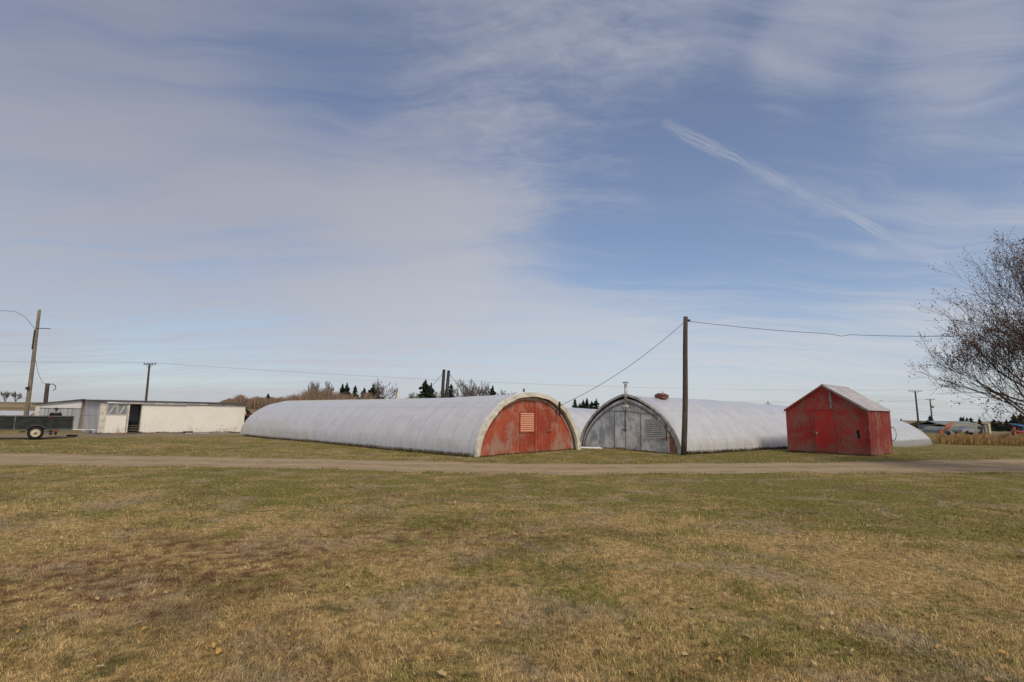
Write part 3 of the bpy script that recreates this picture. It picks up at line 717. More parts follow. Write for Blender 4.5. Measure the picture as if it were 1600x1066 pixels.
mb = MB().box(4.2, 4.75, 2.3, 2.8, 2.74, 2.92); mb.add([(4.15, 2.25, 2.92), (4.80, 2.25, 2.92), (4.80, 2.85, 2.92), (4.15, 2.85, 2.92), (4.47, 2.25, 3.05), (4.47, 2.85, 3.05)], [(0, 1, 4), (2, 3, 5), (0, 4, 5, 3), (1, 2, 5, 4)]); mb.tube([(4.6, 2.5, 3.0), (4.6, 2.5, 3.14)], .02)
mb.v = [(x - .45, y, z - .02) for x, y, z in mb.v]
mb.build('ridge_vent', M['rust'], g2)

# --- three more film greenhouses further back
g3 = empty('greenhouse', (4.1, 33.6, 0), ang2, 'low white film greenhouse glimpsed between the red and the grey end walls', 'greenhouse', 'plain film greenhouses further back')
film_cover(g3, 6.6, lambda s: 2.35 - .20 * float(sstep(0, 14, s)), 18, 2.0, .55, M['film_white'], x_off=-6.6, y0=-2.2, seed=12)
MB().prism([(x - 6.6, z - .04) for x, z in arch_prof(6.5, 2.25, 2.0, .55, 30)], -2.12, -2.05).build('gable_wall', M['grey_ply'], g3)
g4 = empty('greenhouse', (-7.5, 39.5, 0), ang1, 'long cream greenhouse whose ridge just shows over the long grey one', 'greenhouse', 'plain film greenhouses further back')
film_cover(g4, 7.2, lambda s: 3.00, 27, 2.1, .53, M['film_cream'], seed=21)
MB().prism([(x, z - .04) for x, z in arch_prof(7.1, 2.9, 2.1, .53, 30)], .08, .15).build('gable_wall', M['white_wall'], g4)
MB().tube([(5.4, 9.2, 2.2), (5.4, 9.2, 3.75)], .13, 10).build('vent_pipe', M['white_trim'], g4, True)
g5 = empty('greenhouse', (-31.5, 50.5, 0), R(38), 'old cream greenhouse with a torn end between the white shed and the long grey greenhouse', 'greenhouse', 'plain film greenhouses further back')
film_cover(g5, 7.0, lambda s: 2.55, 16, 2.1, .53, M['film_cream'], seed=31)
mb = MB()
for xx in (.9, 1.7, 2.6, 3.5, 4.4, 5.3, 6.1): mb.box(xx - .04, xx + .04, -.02, .04, 0, arch_pt(.5 + math.asin((xx - 3.5) / 3.5) / math.pi, 7, 2.45, 2.1, .53)[1])
mb.box(.5, 6.5, -.03, .03, 1.25, 1.33); mb.box(.4, 6.6, -.03, .03, .1, .2); mb.build('end_frame', M['rust'], g5)
MB().prism([(1.2, 1.4), (5.8, 1.4), (5.6, 2.0), (4.4, 2.3), (2.6, 2.32), (1.4, 1.95)], .06, .09).build('torn_sheet', M['film_cream'], g5)

# --- red garden shed
angs = math.atan2(-.764, .645)
sh = empty('garden_shed', (14.71, 28.33, 0), angs, 'small red board shed with a steep grey sheet roof beside the gravel track', 'shed')
SW, SL, SE, SA = 3.77, 3.6, 2.22, 3.47
rs = random.Random(9)
MB().prism([(0, .09), (SW, .03), (SW, SE), (SW / 2, SA), (0, SE)], 0, .03).build('gable_wall', M['shed_red'], sh)
MB().prism([(0, .09), (SW, .03), (SW, SE), (SW / 2, SA), (0, SE)], SL - .03, SL).build('gable_wall', M['shed_red'], sh)
mb = MB(); yy = .03
while yy < SL - .05:
    wd = min(rs.uniform(.17, .26), SL - .03 - yy)
    o_ = rs.uniform(0, .012); mb.box(SW - .03 + o_, SW + o_, yy, yy + wd - .012, rs.uniform(.0, .09), SE - rs.uniform(.0, .02)); yy += wd
sw_ = mb.build('side_wall', M['shed_side'], sh)
MB().box(SW - .06, SW - .032, .03, SL - .03, .05, SE - .03).build('lining', M['dark_gap'], sw_)
MB().box(0, .03, .03, SL - .03, .05, SE).build('side_wall', M['shed_side'], sh)
MB().box(SW - .01, SW + .045, -.022, .10, .02, SE - .01).build('corner_board', M['shed_side'], sh, bevel=.004)
# roof: two sheets with ribs
sl_ = (SA - SE) / (SW / 2); ov = .07
for sgn in (-1, 1):
    mb = MB(); cx = SW / 2
    nx = 1
    def pt(d, y, t): # d distance out from the ridge, t thickness above
        return (cx + sgn * d, y, SA + .012 - sl_ * d + t)
    D_ = SW / 2 + ov
    y0, y1 = -.06, SL + .06
    mb.hexa([pt(0, y0, 0), pt(D_, y0, 0), pt(D_, y1, 0), pt(0, y1, 0)], [pt(0, y0, .022), pt(D_, y0, .022), pt(D_, y1, .022), pt(0, y1, .022)])
    yr = y0 + .02
    while yr < y1 - .05:
        mb.hexa([pt(.02, yr, .022), pt(D_ - .01, yr, .022), pt(D_ - .01, yr + .035, .022), pt(.02, yr + .035, .022)], [pt(.02, yr + .01, .042), pt(D_ - .01, yr + .01, .042), pt(D_ - .01, yr + .025, .042), pt(.02, yr + .025, .042)])
        yr += .30
    rf = mb.build('roof', M['shed_roof'], sh)
    MB().hexa([pt(0, y0 - .022, -.09), pt(D_, y0 - .022, -.09), pt(D_, y0 - .002, -.09), pt(0, y0 - .002, -.09)], [pt(0, y0 - .022, .016), pt(D_, y0 - .022, .016), pt(D_, y0 - .002, .016), pt(0, y0 - .002, .016)]).build('barge_board', M['shed_red'] if sgn < 0 else M['grey_wood'], rf)
MB().add([(SW / 2 - .09, -.08, SA - .012), (SW / 2 + .09, -.08, SA - .012), (SW / 2, -.08, SA + .062), (SW / 2 - .09, SL + .08, SA - .012), (SW / 2 + .09, SL + .08, SA - .012), (SW / 2, SL + .08, SA + .062)],
         [(0, 1, 2), (3, 5, 4), (0, 2, 5, 3), (1, 4, 5, 2), (0, 3, 4, 1)]).build('ridge_cap', M['shed_roof'], sh)
dr = MB().box(1.38, 2.36, -.035, -.003, .12, 2.16).build('door', M['shed_red_b'], sh, bevel=.005)
MB().box(1.10, 1.42, -.062, -.038, 1.10, 1.15).box(1.34, 1.46, -.066, -.037, 1.0, 1.13).build('latch', M['rust'], dr)
MB().box(1.46, 1.52, -.058, -.036, .97, 1.09).build('padlock', M['metal'], dr)
MB().box(2.385, 2.45, -.03, -.002, .10, 2.2).box(1.30, 1.36, -.03, -.002, .10, 2.2).box(1.30, 2.45, -.03, -.0025, 2.2, 2.26).build('door_frame', M['shed_red'], sh)
MB().box(2.15, 2.25, -.026, -.001, 2.28, 3.10).build('batten', M['grey_wood'], sh)
MB().box(3.28, 3.38, -.004, .004, .84, 1.24).box(3.25, 3.33, -.0045, .0045, 1.05, 1.15).build('wall_hole', M['dark_gap'], sh)
MB().box(1.35, 2.45, -.02, .0, -.02, .09).build('door_sill', M['rust'], sh)
for yb in (.3, SL - .4): MB().box(-.02, SW + .02, yb, yb + .1, -.06, .06).build('skid', M['grey_wood'], sh)
# coil of hose hung on the far side wall
th_ = empty('hose_coil', (20.10, 28.02, .62), R(-36), 'looped blue and green hose hanging against the back corner of the red shed', 'hose')
for k, (mt, r_) in enumerate([(M['blue_paint'], .47), (smat('green_hose', (.04, .16, .07), .5), .42)]):
    pts = [(.02 * k + .16 * math.cos(t) * r_ / .45, .10 * k, .40 + .78 * r_ * math.sin(t)) for t in [i * math.pi * 2 / 28 for i in range(29)]]
    MB().tube(pts, .014, 6, False).build('hose_loop', mt, th_, True)

# ------------------------------------------------------------------ white board shed on the left
aw = math.atan2(.66, .751)
ws = empty('shed', (-29.13, 37.65, 0), aw, 'long low white board shed with two small windows and an open dark doorway', 'shed')
# local x runs along the front, local y goes back
MB().box(2.42, 9.45, 0, .06, .04, 2.13).build('front_wall', M['white_wall'], ws)
MB().box(.33, 1.53, -.02, .04, .03, 1.33).build('front_wall', M['white_wall'], ws)
MB().hexa([(-.02, .06, .02), (.06, .06, .02), (-.67, 4.6, .02), (-.75, 4.6, .02)], [(-.02, .06, 2.27), (.06, .06, 2.27), (-.67, 4.6, 2.42), (-.75, 4.6, 2.42)]).build('side_wall', M['grey_wall'], ws)
MB().box(-.90, -.72, 4.55, 4.72, 0, 2.5).build('corner_post', M['pole_pale'], ws)
MB().hexa([(-.06, .3, 1.28), (-.04, .3, 1.28), (-.70, 4.5, 1.28), (-.76, 4.5, 1.28)], [(-.06, .3, 1.33), (-.04, .3, 1.33), (-.70, 4.5, 1.33), (-.76, 4.5, 1.33)]).build('side_batten', M['grey_wall'], ws)
MB().box(-.05, .33, -.04, .05, .02, 2.26).build('corner_board', M['white_trim'], ws)
MB().box(9.37, 9.45, .06, 4.0, .02, 2.15).build('side_wall', M['white_wall'], ws)
MB().box(.33, 9.45, 3.94, 4.0, .02, 2.2).build('back_wall', M['grey_wall'], ws)
for (a_, b_) in ((.40, .88), (1.00, 1.50)):
    mb = MB(); fwx = .045
    mb.box(a_ - fwx, a_, -.02, .04, 1.33, 2.15); mb.box(b_, b_ + fwx, -.02, .04, 1.33, 2.15); mb.box(a_, b_, -.02, .04, 2.10, 2.15); mb.box(a_ - fwx, b_ + fwx, -.05, .05, 1.335, 1.375)
    wn = mb.build('window', M['white_trim'], ws)
    MB().box(a_, b_, .008, .014, 1.375, 2.10).build('pane', M['glass'], wn)
    MB().hexa([(a_ + .02, -.004, 1.40), (a_ + .14, -.004, 1.40), (a_ + .14, .004, 1.40), (a_ + .02, .004, 1.40)], [(b_ - .16, -.004, 2.08), (b_ - .02, -.004, 2.08), (b_ - .02, .004, 2.08), (b_ - .16, .004, 2.08)]).build('pane_glint', M['pane_glint'], wn)  # slanting light on the pane, built as a pale strip
MB().box(1.56, 1.66, -.06, .06, .02, 2.12).box(2.36, 2.42, -.05, .06, .02, 2.10).build('door_frame', M['white_trim'], ws)
MB().box(1.66, 2.36, 1.4, 1.44, .02, 2.1).box(1.60, 1.655, .07, 1.4, .02, 2.1).box(2.37, 2.42, .07, 1.4, .02, 2.1).build('entry_wall', M['grey_far'], ws)
for k in range(5): MB().box(1.67, 2.355, .25 + .2 * k, .45 + .2 * k, .05 + .16 * k, .10 + .16 * k).build('step', M['pole_pale'], ws)
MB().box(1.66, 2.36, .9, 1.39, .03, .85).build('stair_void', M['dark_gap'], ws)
# roof: dark ragged felt with a white fascia
mb = MB(); x_ = -.15; rr = random.Random(6)
mb.hexa([(-.16, -.16, 2.27), (-.152, -.16, 2.27), (-.152, 4.75, 2.42), (-1.0, 4.75, 2.42)], [(-.16, -.16, 2.31), (-.152, -.16, 2.31), (-.152, 4.75, 2.46), (-1.0, 4.75, 2.46)])
while x_ < 9.6:
    w_ = rr.uniform(.25, .6); t_ = rr.uniform(-.015, .035); e_ = rr.uniform(0, .06)
    mb.hexa([(x_, -.16 - e_, 2.262), (x_ + w_, -.16 - e_, 2.262), (x_ + w_, 4.1, 2.42), (x_, 4.1, 2.42)], [(x_, -.16 - e_, 2.29 + t_), (x_ + w_, -.16 - e_, 2.29 + t_), (x_ + w_, 4.1, 2.46), (x_, 4.1, 2.46)]); x_ += w_ + .002
rf = mb.build('roof', M['roof_dark'], ws)
MB().box(.9, 5.2, -.145, -.11, 2.15, 2.245).build('fascia', M['white_trim'], rf)
MB().box(5.22, 9.3, -.12, -.10, 2.19, 2.245).build('fascia', M['white_trim'], rf)

# lean-to of pale sheets left of it
ls = empty('lean_to', (-35.95, 40.27, 0), math.atan2(.684, .73), 'pale blue-grey metal lean-to with a sloping dark roof edge left of the white shed', 'shed')
Lw = 2.55
mb = MB(); xk = 0; rr = random.Random(2)
while xk < Lw:
    w_ = min(.44, Lw - xk); hz = 1.75
    mb.box(xk, xk + w_ - .02, rr.uniform(-.012, .0), .03, .05, hz - .02); xk += w_
mb.build('sheet_wall', M['corrugated'], ls)
MB().prism([(0, 1.76), (Lw, 1.76), (Lw, 2.46), (0, 2.02)], -.005, .025).build('upper_panel', M['tarp'], ls)
MB().box(0, Lw, -.03, -.008, 1.74, 1.79).build('rail', M['grey_wood'], ls)
MB().box(-.15, .12, -.06, .06, 0, 2.05).build('corner_post', M['white_trim'], ls)
MB().box(Lw, Lw + .14, -.08, .08, 0, 2.5).build('corner_post', M['pole_pale'], ls)
MB().hexa([(-.3, -.2, 2.02), (Lw + .2, -.2, 2.47), (Lw + .2, 3, 2.47), (-.3, 3, 2.02)], [(-.3, -.2, 2.09), (Lw + .2, -.2, 2.54), (Lw + .2, 3, 2.54), (-.3, 3, 2.09)]).build('roof', M['roof_dark'], ls)
for k in range(3): MB().box(2.0 - .7 * k, 2.04 - .7 * k, -.04, -.014, .05, 1.73).build('seam_strip', M['grey_wood'], ls)
MB().box(.05, Lw, 2.9, 2.95, 0, 2.0).build('back_wall', M['corrugated'], ls)

# low film tunnels behind the trailer
for (x_, y_, rz, w_, h_, L_, lab) in [(-44.9, 40.6, 0, 5.5, 1.5, 6, 'low white film tunnel showing over the left end of the black trailer'),
                                      (-40.7, 44.2, 0, 4.5, 1.62, 5, 'small grey film tunnel between the left pole and the lean-to')]:
    e = empty('low_tunnel', (x_, y_, 0), rz, lab, 'plant tunnel')
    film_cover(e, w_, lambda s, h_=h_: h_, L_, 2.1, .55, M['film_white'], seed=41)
    MB().prism([(x, z - .03) for x, z in arch_prof(w_ - .08, h_ - .05, 2.1, .55, 20)], .04, .08).build('end_sheet', M['film_cream'], e)

# ------------------------------------------------------------------ trailer
at_ = math.atan2(.66, .751)
tr = empty('trailer', (-26.95, 30.25, 0), at_, 'black plywood-sided utility trailer with cream wheel rims parked by the sheds', 'trailer')
TL0, TL1 = -2.9, 1.55
for (yy, nm) in ((0.0, 1), (1.55, 1)):
    MB().box(TL0, TL1, yy, yy + .03, .58, 1.28).build('side_panel', M['trailer_ply'], tr)
MB().box(TL0, TL0 + .03, .03, 1.55, .58, 1.22).build('front_panel', M['trailer_ply'], tr)
MB().box(TL1 - .03, TL1, .03, 1.55, .58, 1.20).build('tailgate', M['rust'], tr)
mb = MB().box(TL0, TL1 + .03, -.04, -.002, 1.26, 1.32).box(TL0, TL1 + .03, -.05, .02, .50, .575).box(TL1 + .001, TL1 + .06, -.045, .04, .50, 1.31).box(TL0, TL1, 1.582, 1.62, 1.24, 1.31).box(TL0, TL1, .02, 1.57, .50, .56)
for px_ in (-1.9, -.95): mb.box(px_, px_ + .06, -.035, -.003, .58, 1.26)
mb.build('frame', M['trailer_steel'], tr)
MB().box(TL0 - 1.3, TL0, .73, .83, .42, .52).box(TL0 - 1.45, TL0 - 1.3, .70, .86, .44, .56).build('drawbar', M['trailer_steel'], tr)
MB().tube([(0, -.20, .36), (0, 1.78, .36)], .04, 8).build('axle', M['trailer_steel'], tr)
for (wy, sg) in ((-.16, -1), (1.72, 1)):
    wh = empty('wheel', (0, wy, .36)); wh.parent = tr
    MB().lathe([(.22, -.09), (.33, -.10), (.36, -.06), (.36, .06), (.33, .10), (.22, .09), (.22, -.09)], 28, cap=False).build('tyre', M['tyre'], wh, True)
    MB().lathe([(.03, sg * .085), (.06, sg * .085), (.08, sg * .04), (.17, sg * .05), (.225, sg * .09), (.225, -sg * .08)], 28, cap=False).build('rim', M['rim'], wh, True)
    MB().lathe([(.05, 0), (.05, sg * .04), (.03, sg * .06)], 12, Matrix.Translation((0, sg * .075, 0))).build('hub', M['rust'], wh, True)
    mb = MB(); n_ = 12
    o1 = [(.47 * math.cos(R(a)), .36 + .45 * math.sin(R(a))) for a in np.linspace(0, 180, n_)]
    i1 = [(.44 * math.cos(R(a)), .36 + .42 * math.sin(R(a))) for a in np.linspace(0, 180, n_)]
    y0_, y1_ = (wy - .13, -.042) if sg < 0 else (1.625, wy + .13)
    fm = arch_strip(o1, i1, y0_, y1_); fm.v = [(x, y, z) for x, y, z in fm.v]
    fm.box(-.68, -.45, y0_, y1_, .36, .40); fm.box(.45, .68, y0_, y1_, .36, .40)
    fm.build('mudguard', M['trailer_steel'], tr)
MB().box(.70, .92, -.09, -.052, .40, .49).build('side_marker', M['red_lamp'], tr)
MB().box(.96, 1.06, -.09, -.052, .42, .49).build('side_marker', M['red_lamp'], tr)
MB().box(.45, .56, -.06, -.041, 1.20, 1.26).build('reflector', M['red_lamp'], tr)

# person behind the trailer
def skin_body(name, joints, edges, mat, parent, sub=2):
    me = bpy.data.meshes.new(name); me.from_pydata([j[0] for j in joints], edges, []); me.update()
    o = bpy.data.objects.new(name, me); col.objects.link(o); o.parent = parent
    md = o.modifiers.new('skin', 'SKIN'); md.use_smooth_shade = True
    for i, j in enumerate(joints):
        sv = me.skin_vertices[0].data[i]; sv.radius = j[1] if isinstance(j[1], tuple) else (j[1], j[1]); sv.use_root = (i == 0)
    s2 = o.modifiers.new('sub', 'SUBSURF'); s2.levels = sub; s2.render_levels = sub
    me.materials.append(mat); return o
pe = empty('person', (-28.30, 33.0, 0), R(48), 'person in a black jacket and navy cap standing behind the black trailer', 'person')
# faces -y local, turned so that they look to the right of the picture
J = [((0, 0, .95), (.15, .11)), ((0, 0, 1.15), (.145, .10)), ((0, 0, 1.36), (.17, .11)), ((0, -.01, 1.47), (.065, .065)), ((0, -.02, 1.56), (.058, .06)),
     ((0, -.03, 1.64), (.075, .095)), ((0, -.02, 1.72), (.07, .09)),
     ((.19, 0, 1.41), .06), ((.25, .0, 1.18), .048), ((.18, -.22, 1.07), .036), ((.14, -.31, 1.10), .028),
     ((-.19, 0, 1.41), .06), ((-.25, .0, 1.18), .048), ((-.18, -.24, 1.10), .036), ((-.14, -.33, 1.14), .028),
     ((.10, 0, .86), .095), ((.11, 0, .48), .062), ((.11, .03, .09), .042), ((.11, -.14, .045), .038),
     ((-.10, 0, .86), .095), ((-.12, .02, .48), .062), ((-.12, .04, .09), .042), ((-.12, -.12, .045), .038)]
E_ = [(0, 1), (1, 2), (2, 3), (3, 4), (4, 5), (5, 6), (2, 7), (7, 8), (8, 9), (9, 10), (2, 11), (11, 12), (12, 13), (13, 14), (0, 15), (15, 16), (16, 17), (17, 18), (0, 19), (19, 20), (20, 21), (21, 22)]
# fingers rooted in the palm
for sx_, root in ((1, 10), (-1, 14)):
    bx_, by_, bz_ = J[root][0]
    for q, (ox, ln) in enumerate([(-.024, .065), (-.008, .078), (.008, .072), (.024, .058)]):
        J.append(((bx_ + ox, by_ - .05, bz_ + .005), .009)); E_.append((root, len(J) - 1))
        J.append(((bx_ + ox, by_ - .05 - ln * .6, bz_ - .012), .008)); E_.append((len(J) - 2, len(J) - 1))
        J.append(((bx_ + ox, by_ - .05 - ln * .8, bz_ - .038), .007)); E_.append((len(J) - 2, len(J) - 1))
    J.append(((bx_ - sx_ * .045, by_ - .02, bz_ + .01), .010)); E_.append((root, len(J) - 1))
    J.append(((bx_ - sx_ * .055, by_ - .055, bz_ + .0), .008)); E_.append((len(J) - 2, len(J) - 1))
skin_body('body', J, E_, M['skin'], pe)
JK = [((0, 0, .90), (.20, .16)), ((0, 0, 1.15), (.215, .165)), ((0, 0, 1.41), (.26, .17)), ((0, 0, 1.50), (.15, .12)),
      ((.21, 0, 1.42), .10), ((.265, .0, 1.17), .072), ((.19, -.20, 1.07), .054), ((-.21, 0, 1.42), .10), ((-.265, .0, 1.17), .072), ((-.19, -.22, 1.10), .054)]
skin_body('jacket', JK, [(0, 1), (1, 2), (2, 3), (2, 4), (4, 5), (5, 6), (2, 7), (7, 8), (8, 9)], M['jacket'], pe)
TK = [((0, 0, .92), (.17, .13)), ((.10, 0, .82), .115), ((.11, 0, .48), .082), ((.11, .02, .10), .07), ((-.10, 0, .82), .115), ((-.12, .02, .48), .082), ((-.12, .04, .10), .07)]
skin_body('trousers', TK, [(0, 1), (1, 2), (2, 3), (0, 4), (4, 5), (5, 6)], M['jeans'], pe)
cp = MB().lathe([(.108, 0), (.110, .04), (.095, .09), (.055, .118), (.01, .124)], 18, Matrix.Translation((0, -.02, 1.675)), 'Z')
cp.prism([(-.08, 1.672), (.08, 1.672), (.07, 1.686), (-.07, 1.686)], -.20, -.10); cp.build('cap', M['navy'], pe, True)
MB().lathe([(.004, 0), (.016, .01), (.004, .03)], 8, Matrix.Translation((0, -.128, 1.63)) @ Matrix.Rotation(R(180), 4, 'X')).build('nose', M['skin'], pe, True)
for sx_ in (-.034, .034): MB().lathe([(.001, 0), (.011, .004), (.001, .010)], 8, Matrix.Translation((sx_, -.122, 1.655)) @ Matrix.Rotation(R(180), 4, 'X')).build('eye', M['dark_metal'], pe, True)

# boards and oddments lying in the yard
def plank(name, x, y, z, rz, L, w, t, mat, label, cat, tilt_=0.0):
    o = MB().box(-L / 2, L / 2, -w / 2, w / 2, 0, t).build(name, mat, None, bevel=.004)
    o.location = (x, y, gzf(x, y) + z); o.rotation_euler = (0, tilt_, rz); tag(o, label, cat); return o
plank('plank', -30.6, 37.0, .30, R(20), 3.0, .22, .06, M['tarp'], 'white board propped low beside the tailgate of the trailer', 'board', R(1.5))
for k, xx in enumerate((-31.7, -29.6)):
    plank('wood_block', xx, 36.6 + k * .77, 0, R(20), .3, .3, .29, M['grey_wood'], ['grey wooden block under the left end of the white board', 'grey wooden block under the right end of the white board'][k], 'block')
plank('plank', -22.9, 40.3, .02, R(38), 2.9, .25, .05, M['plank'], 'pale plank lying on the ground near the right end of the white wall', 'board')
plank('plank', -26.6, 35.6, .02, R(28), 2.6, .12, .04, M['grey_wood'], 'thin grey plank lying on the dirt in front of the shed windows', 'board')
b_ = MB().tube([(0, 0, .07), (.55, .1, .07)], .06, 10); b_.build('x', M['dark_metal']); bo = bpy.data.objects['x']; bo.name = 'pipe_piece'; bo.location = (-27.6, 33.2, gzf(-27.6, 33.2)); tag(bo, 'short black pipe lying on the dirt right of the trailer wheel', 'pipe')
plank('plank', -27.3, 37.2, .01, R(40), .9, .3, .05, M['orange_rust'], 'small orange board lying below the shed windows', 'board')
plank('log', -24.5, 40.5, .02, R(40), .6, .2, .14, M['soil'], 'dark log lying against the foot of the white wall', 'log')
lo = MB().hexa([(-.9, -.22, -.02), (.9, -.30, -.02), (.9, .25, -.02), (-.9, .2, -.02)], [(-.8, -.12, .07), (.7, -.12, .10), (.7, .12, .09), (-.8, .1, .06)]).build('film_scrap', M['tarp'], None, bevel=.02)
lo.location = (4.15, 29.0, 0); lo.rotation_euler = (0, 0, R(-20)); tag(lo, 'loose flap of white film on the grass between the red and grey end walls', 'plastic sheet')

# ------------------------------------------------------------------ poles and wires
def pole(name, x, y, h, r0, r1, mat, label, lean=(0, 0), z0=None, arm=None, arm_rz=0.0, arm_z=.25, ins=True, extra=None, cat='utility pole'):
    z = gzf(x, y) if z0 is None else z0
    e = empty(name, (x, y, z), 0, label, cat)
    n = 8; pts = [(lean[0] * t * h + .03 * math.sin(t * 5), lean[1] * t * h, -.1 + t * (h + .1)) for t in [i / n for i in range(n + 1)]]
    MB().tube(pts, [r0 + (r1 - r0) * i / n for i in range(n + 1)], 12).build('post', mat, e, True)
    if arm:
        c, s = math.cos(arm_rz), math.sin(arm_rz); cx, cy, cz = lean[0] * h, lean[1] * h, h - arm_z
        Mx = Matrix.Translation((cx, cy, cz)) @ Matrix.Rotation(arm_rz, 4, 'Z')
        a = MB().box(-arm / 2, arm / 2, -.07, .07, -.07, .07, Mx).build('crossarm', mat, e)
        if ins:
            for q in (-.46, -.18, .18, .46):
                MB().lathe([(.03, 0), (.06, .03), (.03, .10), (.055, .13), (.02, .20)], 8, Mx @ Matrix.Translation((q * arm, 0, .07)), 'Z').build('insulator', M['dark_metal'], a)
        br = MB().tube([Mx @ Vector((-arm * .3, -.08, -.07)), (cx, cy - .08, cz - .75)], .03, 5); br.tube([Mx @ Vector((arm * .3, -.08, -.07)), (cx, cy - .08, cz - .75)], .03, 5); br.build('brace', M['dark_metal'], e)
    return e
def wire(name, pts, r, label, group=None, cat='wire'):
    o = MB().tube(pts, r, 5).build(name, M['wire'], None, True); return tag(o, label, cat, group)
def sagged(a, b, sag, n=24):
    a, b = Vector(a), Vector(b)
    return [tuple(a.lerp(b, i / n) - Vector((0, 0, sag * 4 * (i / n) * (1 - i / n)))) for i in range(n + 1)]

p1 = pole('service_pole', 8.06, 24.93, 6.55, .135, .105, M['pole_wood'], 'bare dark wooden pole standing in front of the grey-ended greenhouse', lean=(.052, 0), cat='utility pole')
mb = MB().box(.40, .52, -.05, .05, 6.32, 6.42); mb.tube([(.22, -.02, 6.33), (.46, -.02, 6.33)], .03, 6); mb.build('hook_bracket', M['dark_metal'], p1)
wire('service_wire', sagged((8.32, 24.93, 6.3), (2.36, 26.2, 2.2), .35), .011, 'black cable running down from the bare dark pole to the red-ended greenhouse', 'service wires on the bare dark pole')
pr = pole('service_pole', 30.0, 20.5, 6.5, .14, .11, M['pole_wood'], 'dark wooden pole beyond the big bare tree at the far right')
w_pts = sagged((8.54, 24.93, 6.33), (30.0, 20.5, 6.2), .85, 60)
w_pts = [(x, y, z - .10 * math.exp(-((x - 14.9) / .22) ** 2)) for x, y, z in w_pts]
wire('service_wire', w_pts, .011, 'sagging black cable running right from the bare dark pole towards the big tree', 'service wires on the bare dark pole')

pl = pole('yard_pole', -39.0, 42.7, 9.8, .17, .11, M['pole_pale'], 'tall weathered pale pole standing behind the black trailer', lean=(-.008, 0))
MB().tube([(-.12, -.16, 6.5), (-.12, -.16, 8.1)], .045, 8).build('conduit', M['dark_metal'], pl)
MB().box(-.12, .12, -.26, -.14, 3.2, 3.42).build('meter_box', M['dark_metal'], pl)
MB().tube([(-.1, -.1, 8.25), (1.1, -.1, 8.2)], .03, 5).build('side_arm', M['dark_metal'], pl)
wire('yard_wire', [(-39.2, 42.6, 8.2), (-39.9, 42.4, 9.1), (-40.6, 42.2, 9.55), (-42, 41.6, 9.5), (-48, 39, 9.1), (-60, 34, 9.0)], .016, 'dark cable leaving the tall pale pole to the left', 'yard cables at the tall pale pole')
sp = pole('short_pole', -44.0, 50.0, 4.1, .19, .16, M['pole_wood'], 'short dark pole with a curled bracket right of the tall pale pole')
MB().tube([(.1, 0, 4.0), (.5, 0, 4.05), (.75, 0, 3.85), (.8, 0, 3.6), (.55, 0, 3.45)], .035, 6).build('bracket_arm', M['dark_metal'], sp)
wire('yard_wire', sagged((-39.2, 42.9, 6.2), (-44.0, 49.9, 4.0), .7), .014, 'dark cable dropping from the tall pale pole to the short dark pole', 'yard cables at the tall pale pole')

A_ = (-62.2, 90.0); B_ = (106.0, 138.0); Lp = (-230.0, 41.0)
za, zb = gzf(*A_), gzf(*B_)
pole('power_pole', A_[0], A_[1], 9.6 - za, .20, .14, M['pole_wood'], 'far power pole with a crossarm rising behind the white board shed', arm=2.4, arm_rz=R(-10), arm_z=.1, z0=za)
pole('power_pole', B_[0], B_[1], 9.9, .24, .17, M['pole_wood'], 'power pole with a wide crossarm beyond the right-hand greenhouse, taller of two', arm=3.4, arm_rz=R(-8), arm_z=.1)
for k, dy in enumerate((-.9, .9)):
    wire('power_line', sagged((A_[0] + dy * .9, A_[1] + .3 * dy, 9.75), (B_[0] + dy, B_[1], 9.75), 1.7, 40), .008, 'thin far power line crossing low behind the greenhouses from pole to pole', 'parallel far power lines')
    wire('power_line', sagged((A_[0] + dy * .9, A_[1] + .3 * dy, 9.75), (Lp[0] + dy, Lp[1], 9.9), 1.7, 30), .008, 'thin far power line leaving the pole behind the white shed to the left', 'parallel far power lines to the left')
# second, farther line
C_ = (110.0, 226.0); D_p = (151.0, 190.0)
pole('power_pole', C_[0], C_[1], 9.4, .24, .18, M['pole_wood'], 'tiny distant power pole just over the white greenhouse ridge', arm=3.0, arm_rz=R(-5), arm_z=1.0, ins=False)
e = pole('power_pole', D_p[0], D_p[1], 9.9, .26, .18, M['pole_wood'], 'power pole with a small transformer, shorter of two at right', arm=3.4, arm_rz=R(-5), arm_z=.2, ins=False)
MB().lathe([(.05, 0), (.35, .05), (.35, .95), (.05, 1.05)], 12, Matrix.Translation((.5, -.3, 6.6)), 'Z').build('transformer', M['metal'], e, True)
wire('power_line', sagged((C_[0], C_[1], 8.8), (D_p[0], D_p[1], 9.3), 1.0, 20), .018, 'faint far line between the tiny distant pole and the transformer pole')
wire('power_line', sagged((-120, 300, 10.5), (C_[0], C_[1], 8.8), 1.5, 30), .016, 'faint far line reaching the tiny distant pole from the left')
e = empty('street_lamp', (119.5, 172.0, gzf(119, 172)), 0, 'thin far street lamp with a curved neck behind the red shed roof', 'street lamp')
MB().tube([(0, 0, 0), (0, 0, 7.4), (.3, 0, 8.1), (1.2, 0, 8.4)], .09, 6).build('post', M['metal'], e, True)
MB().box(1.1, 1.8, -.12, .12, 8.28, 8.46).build('lamp_head', M['metal'], e)
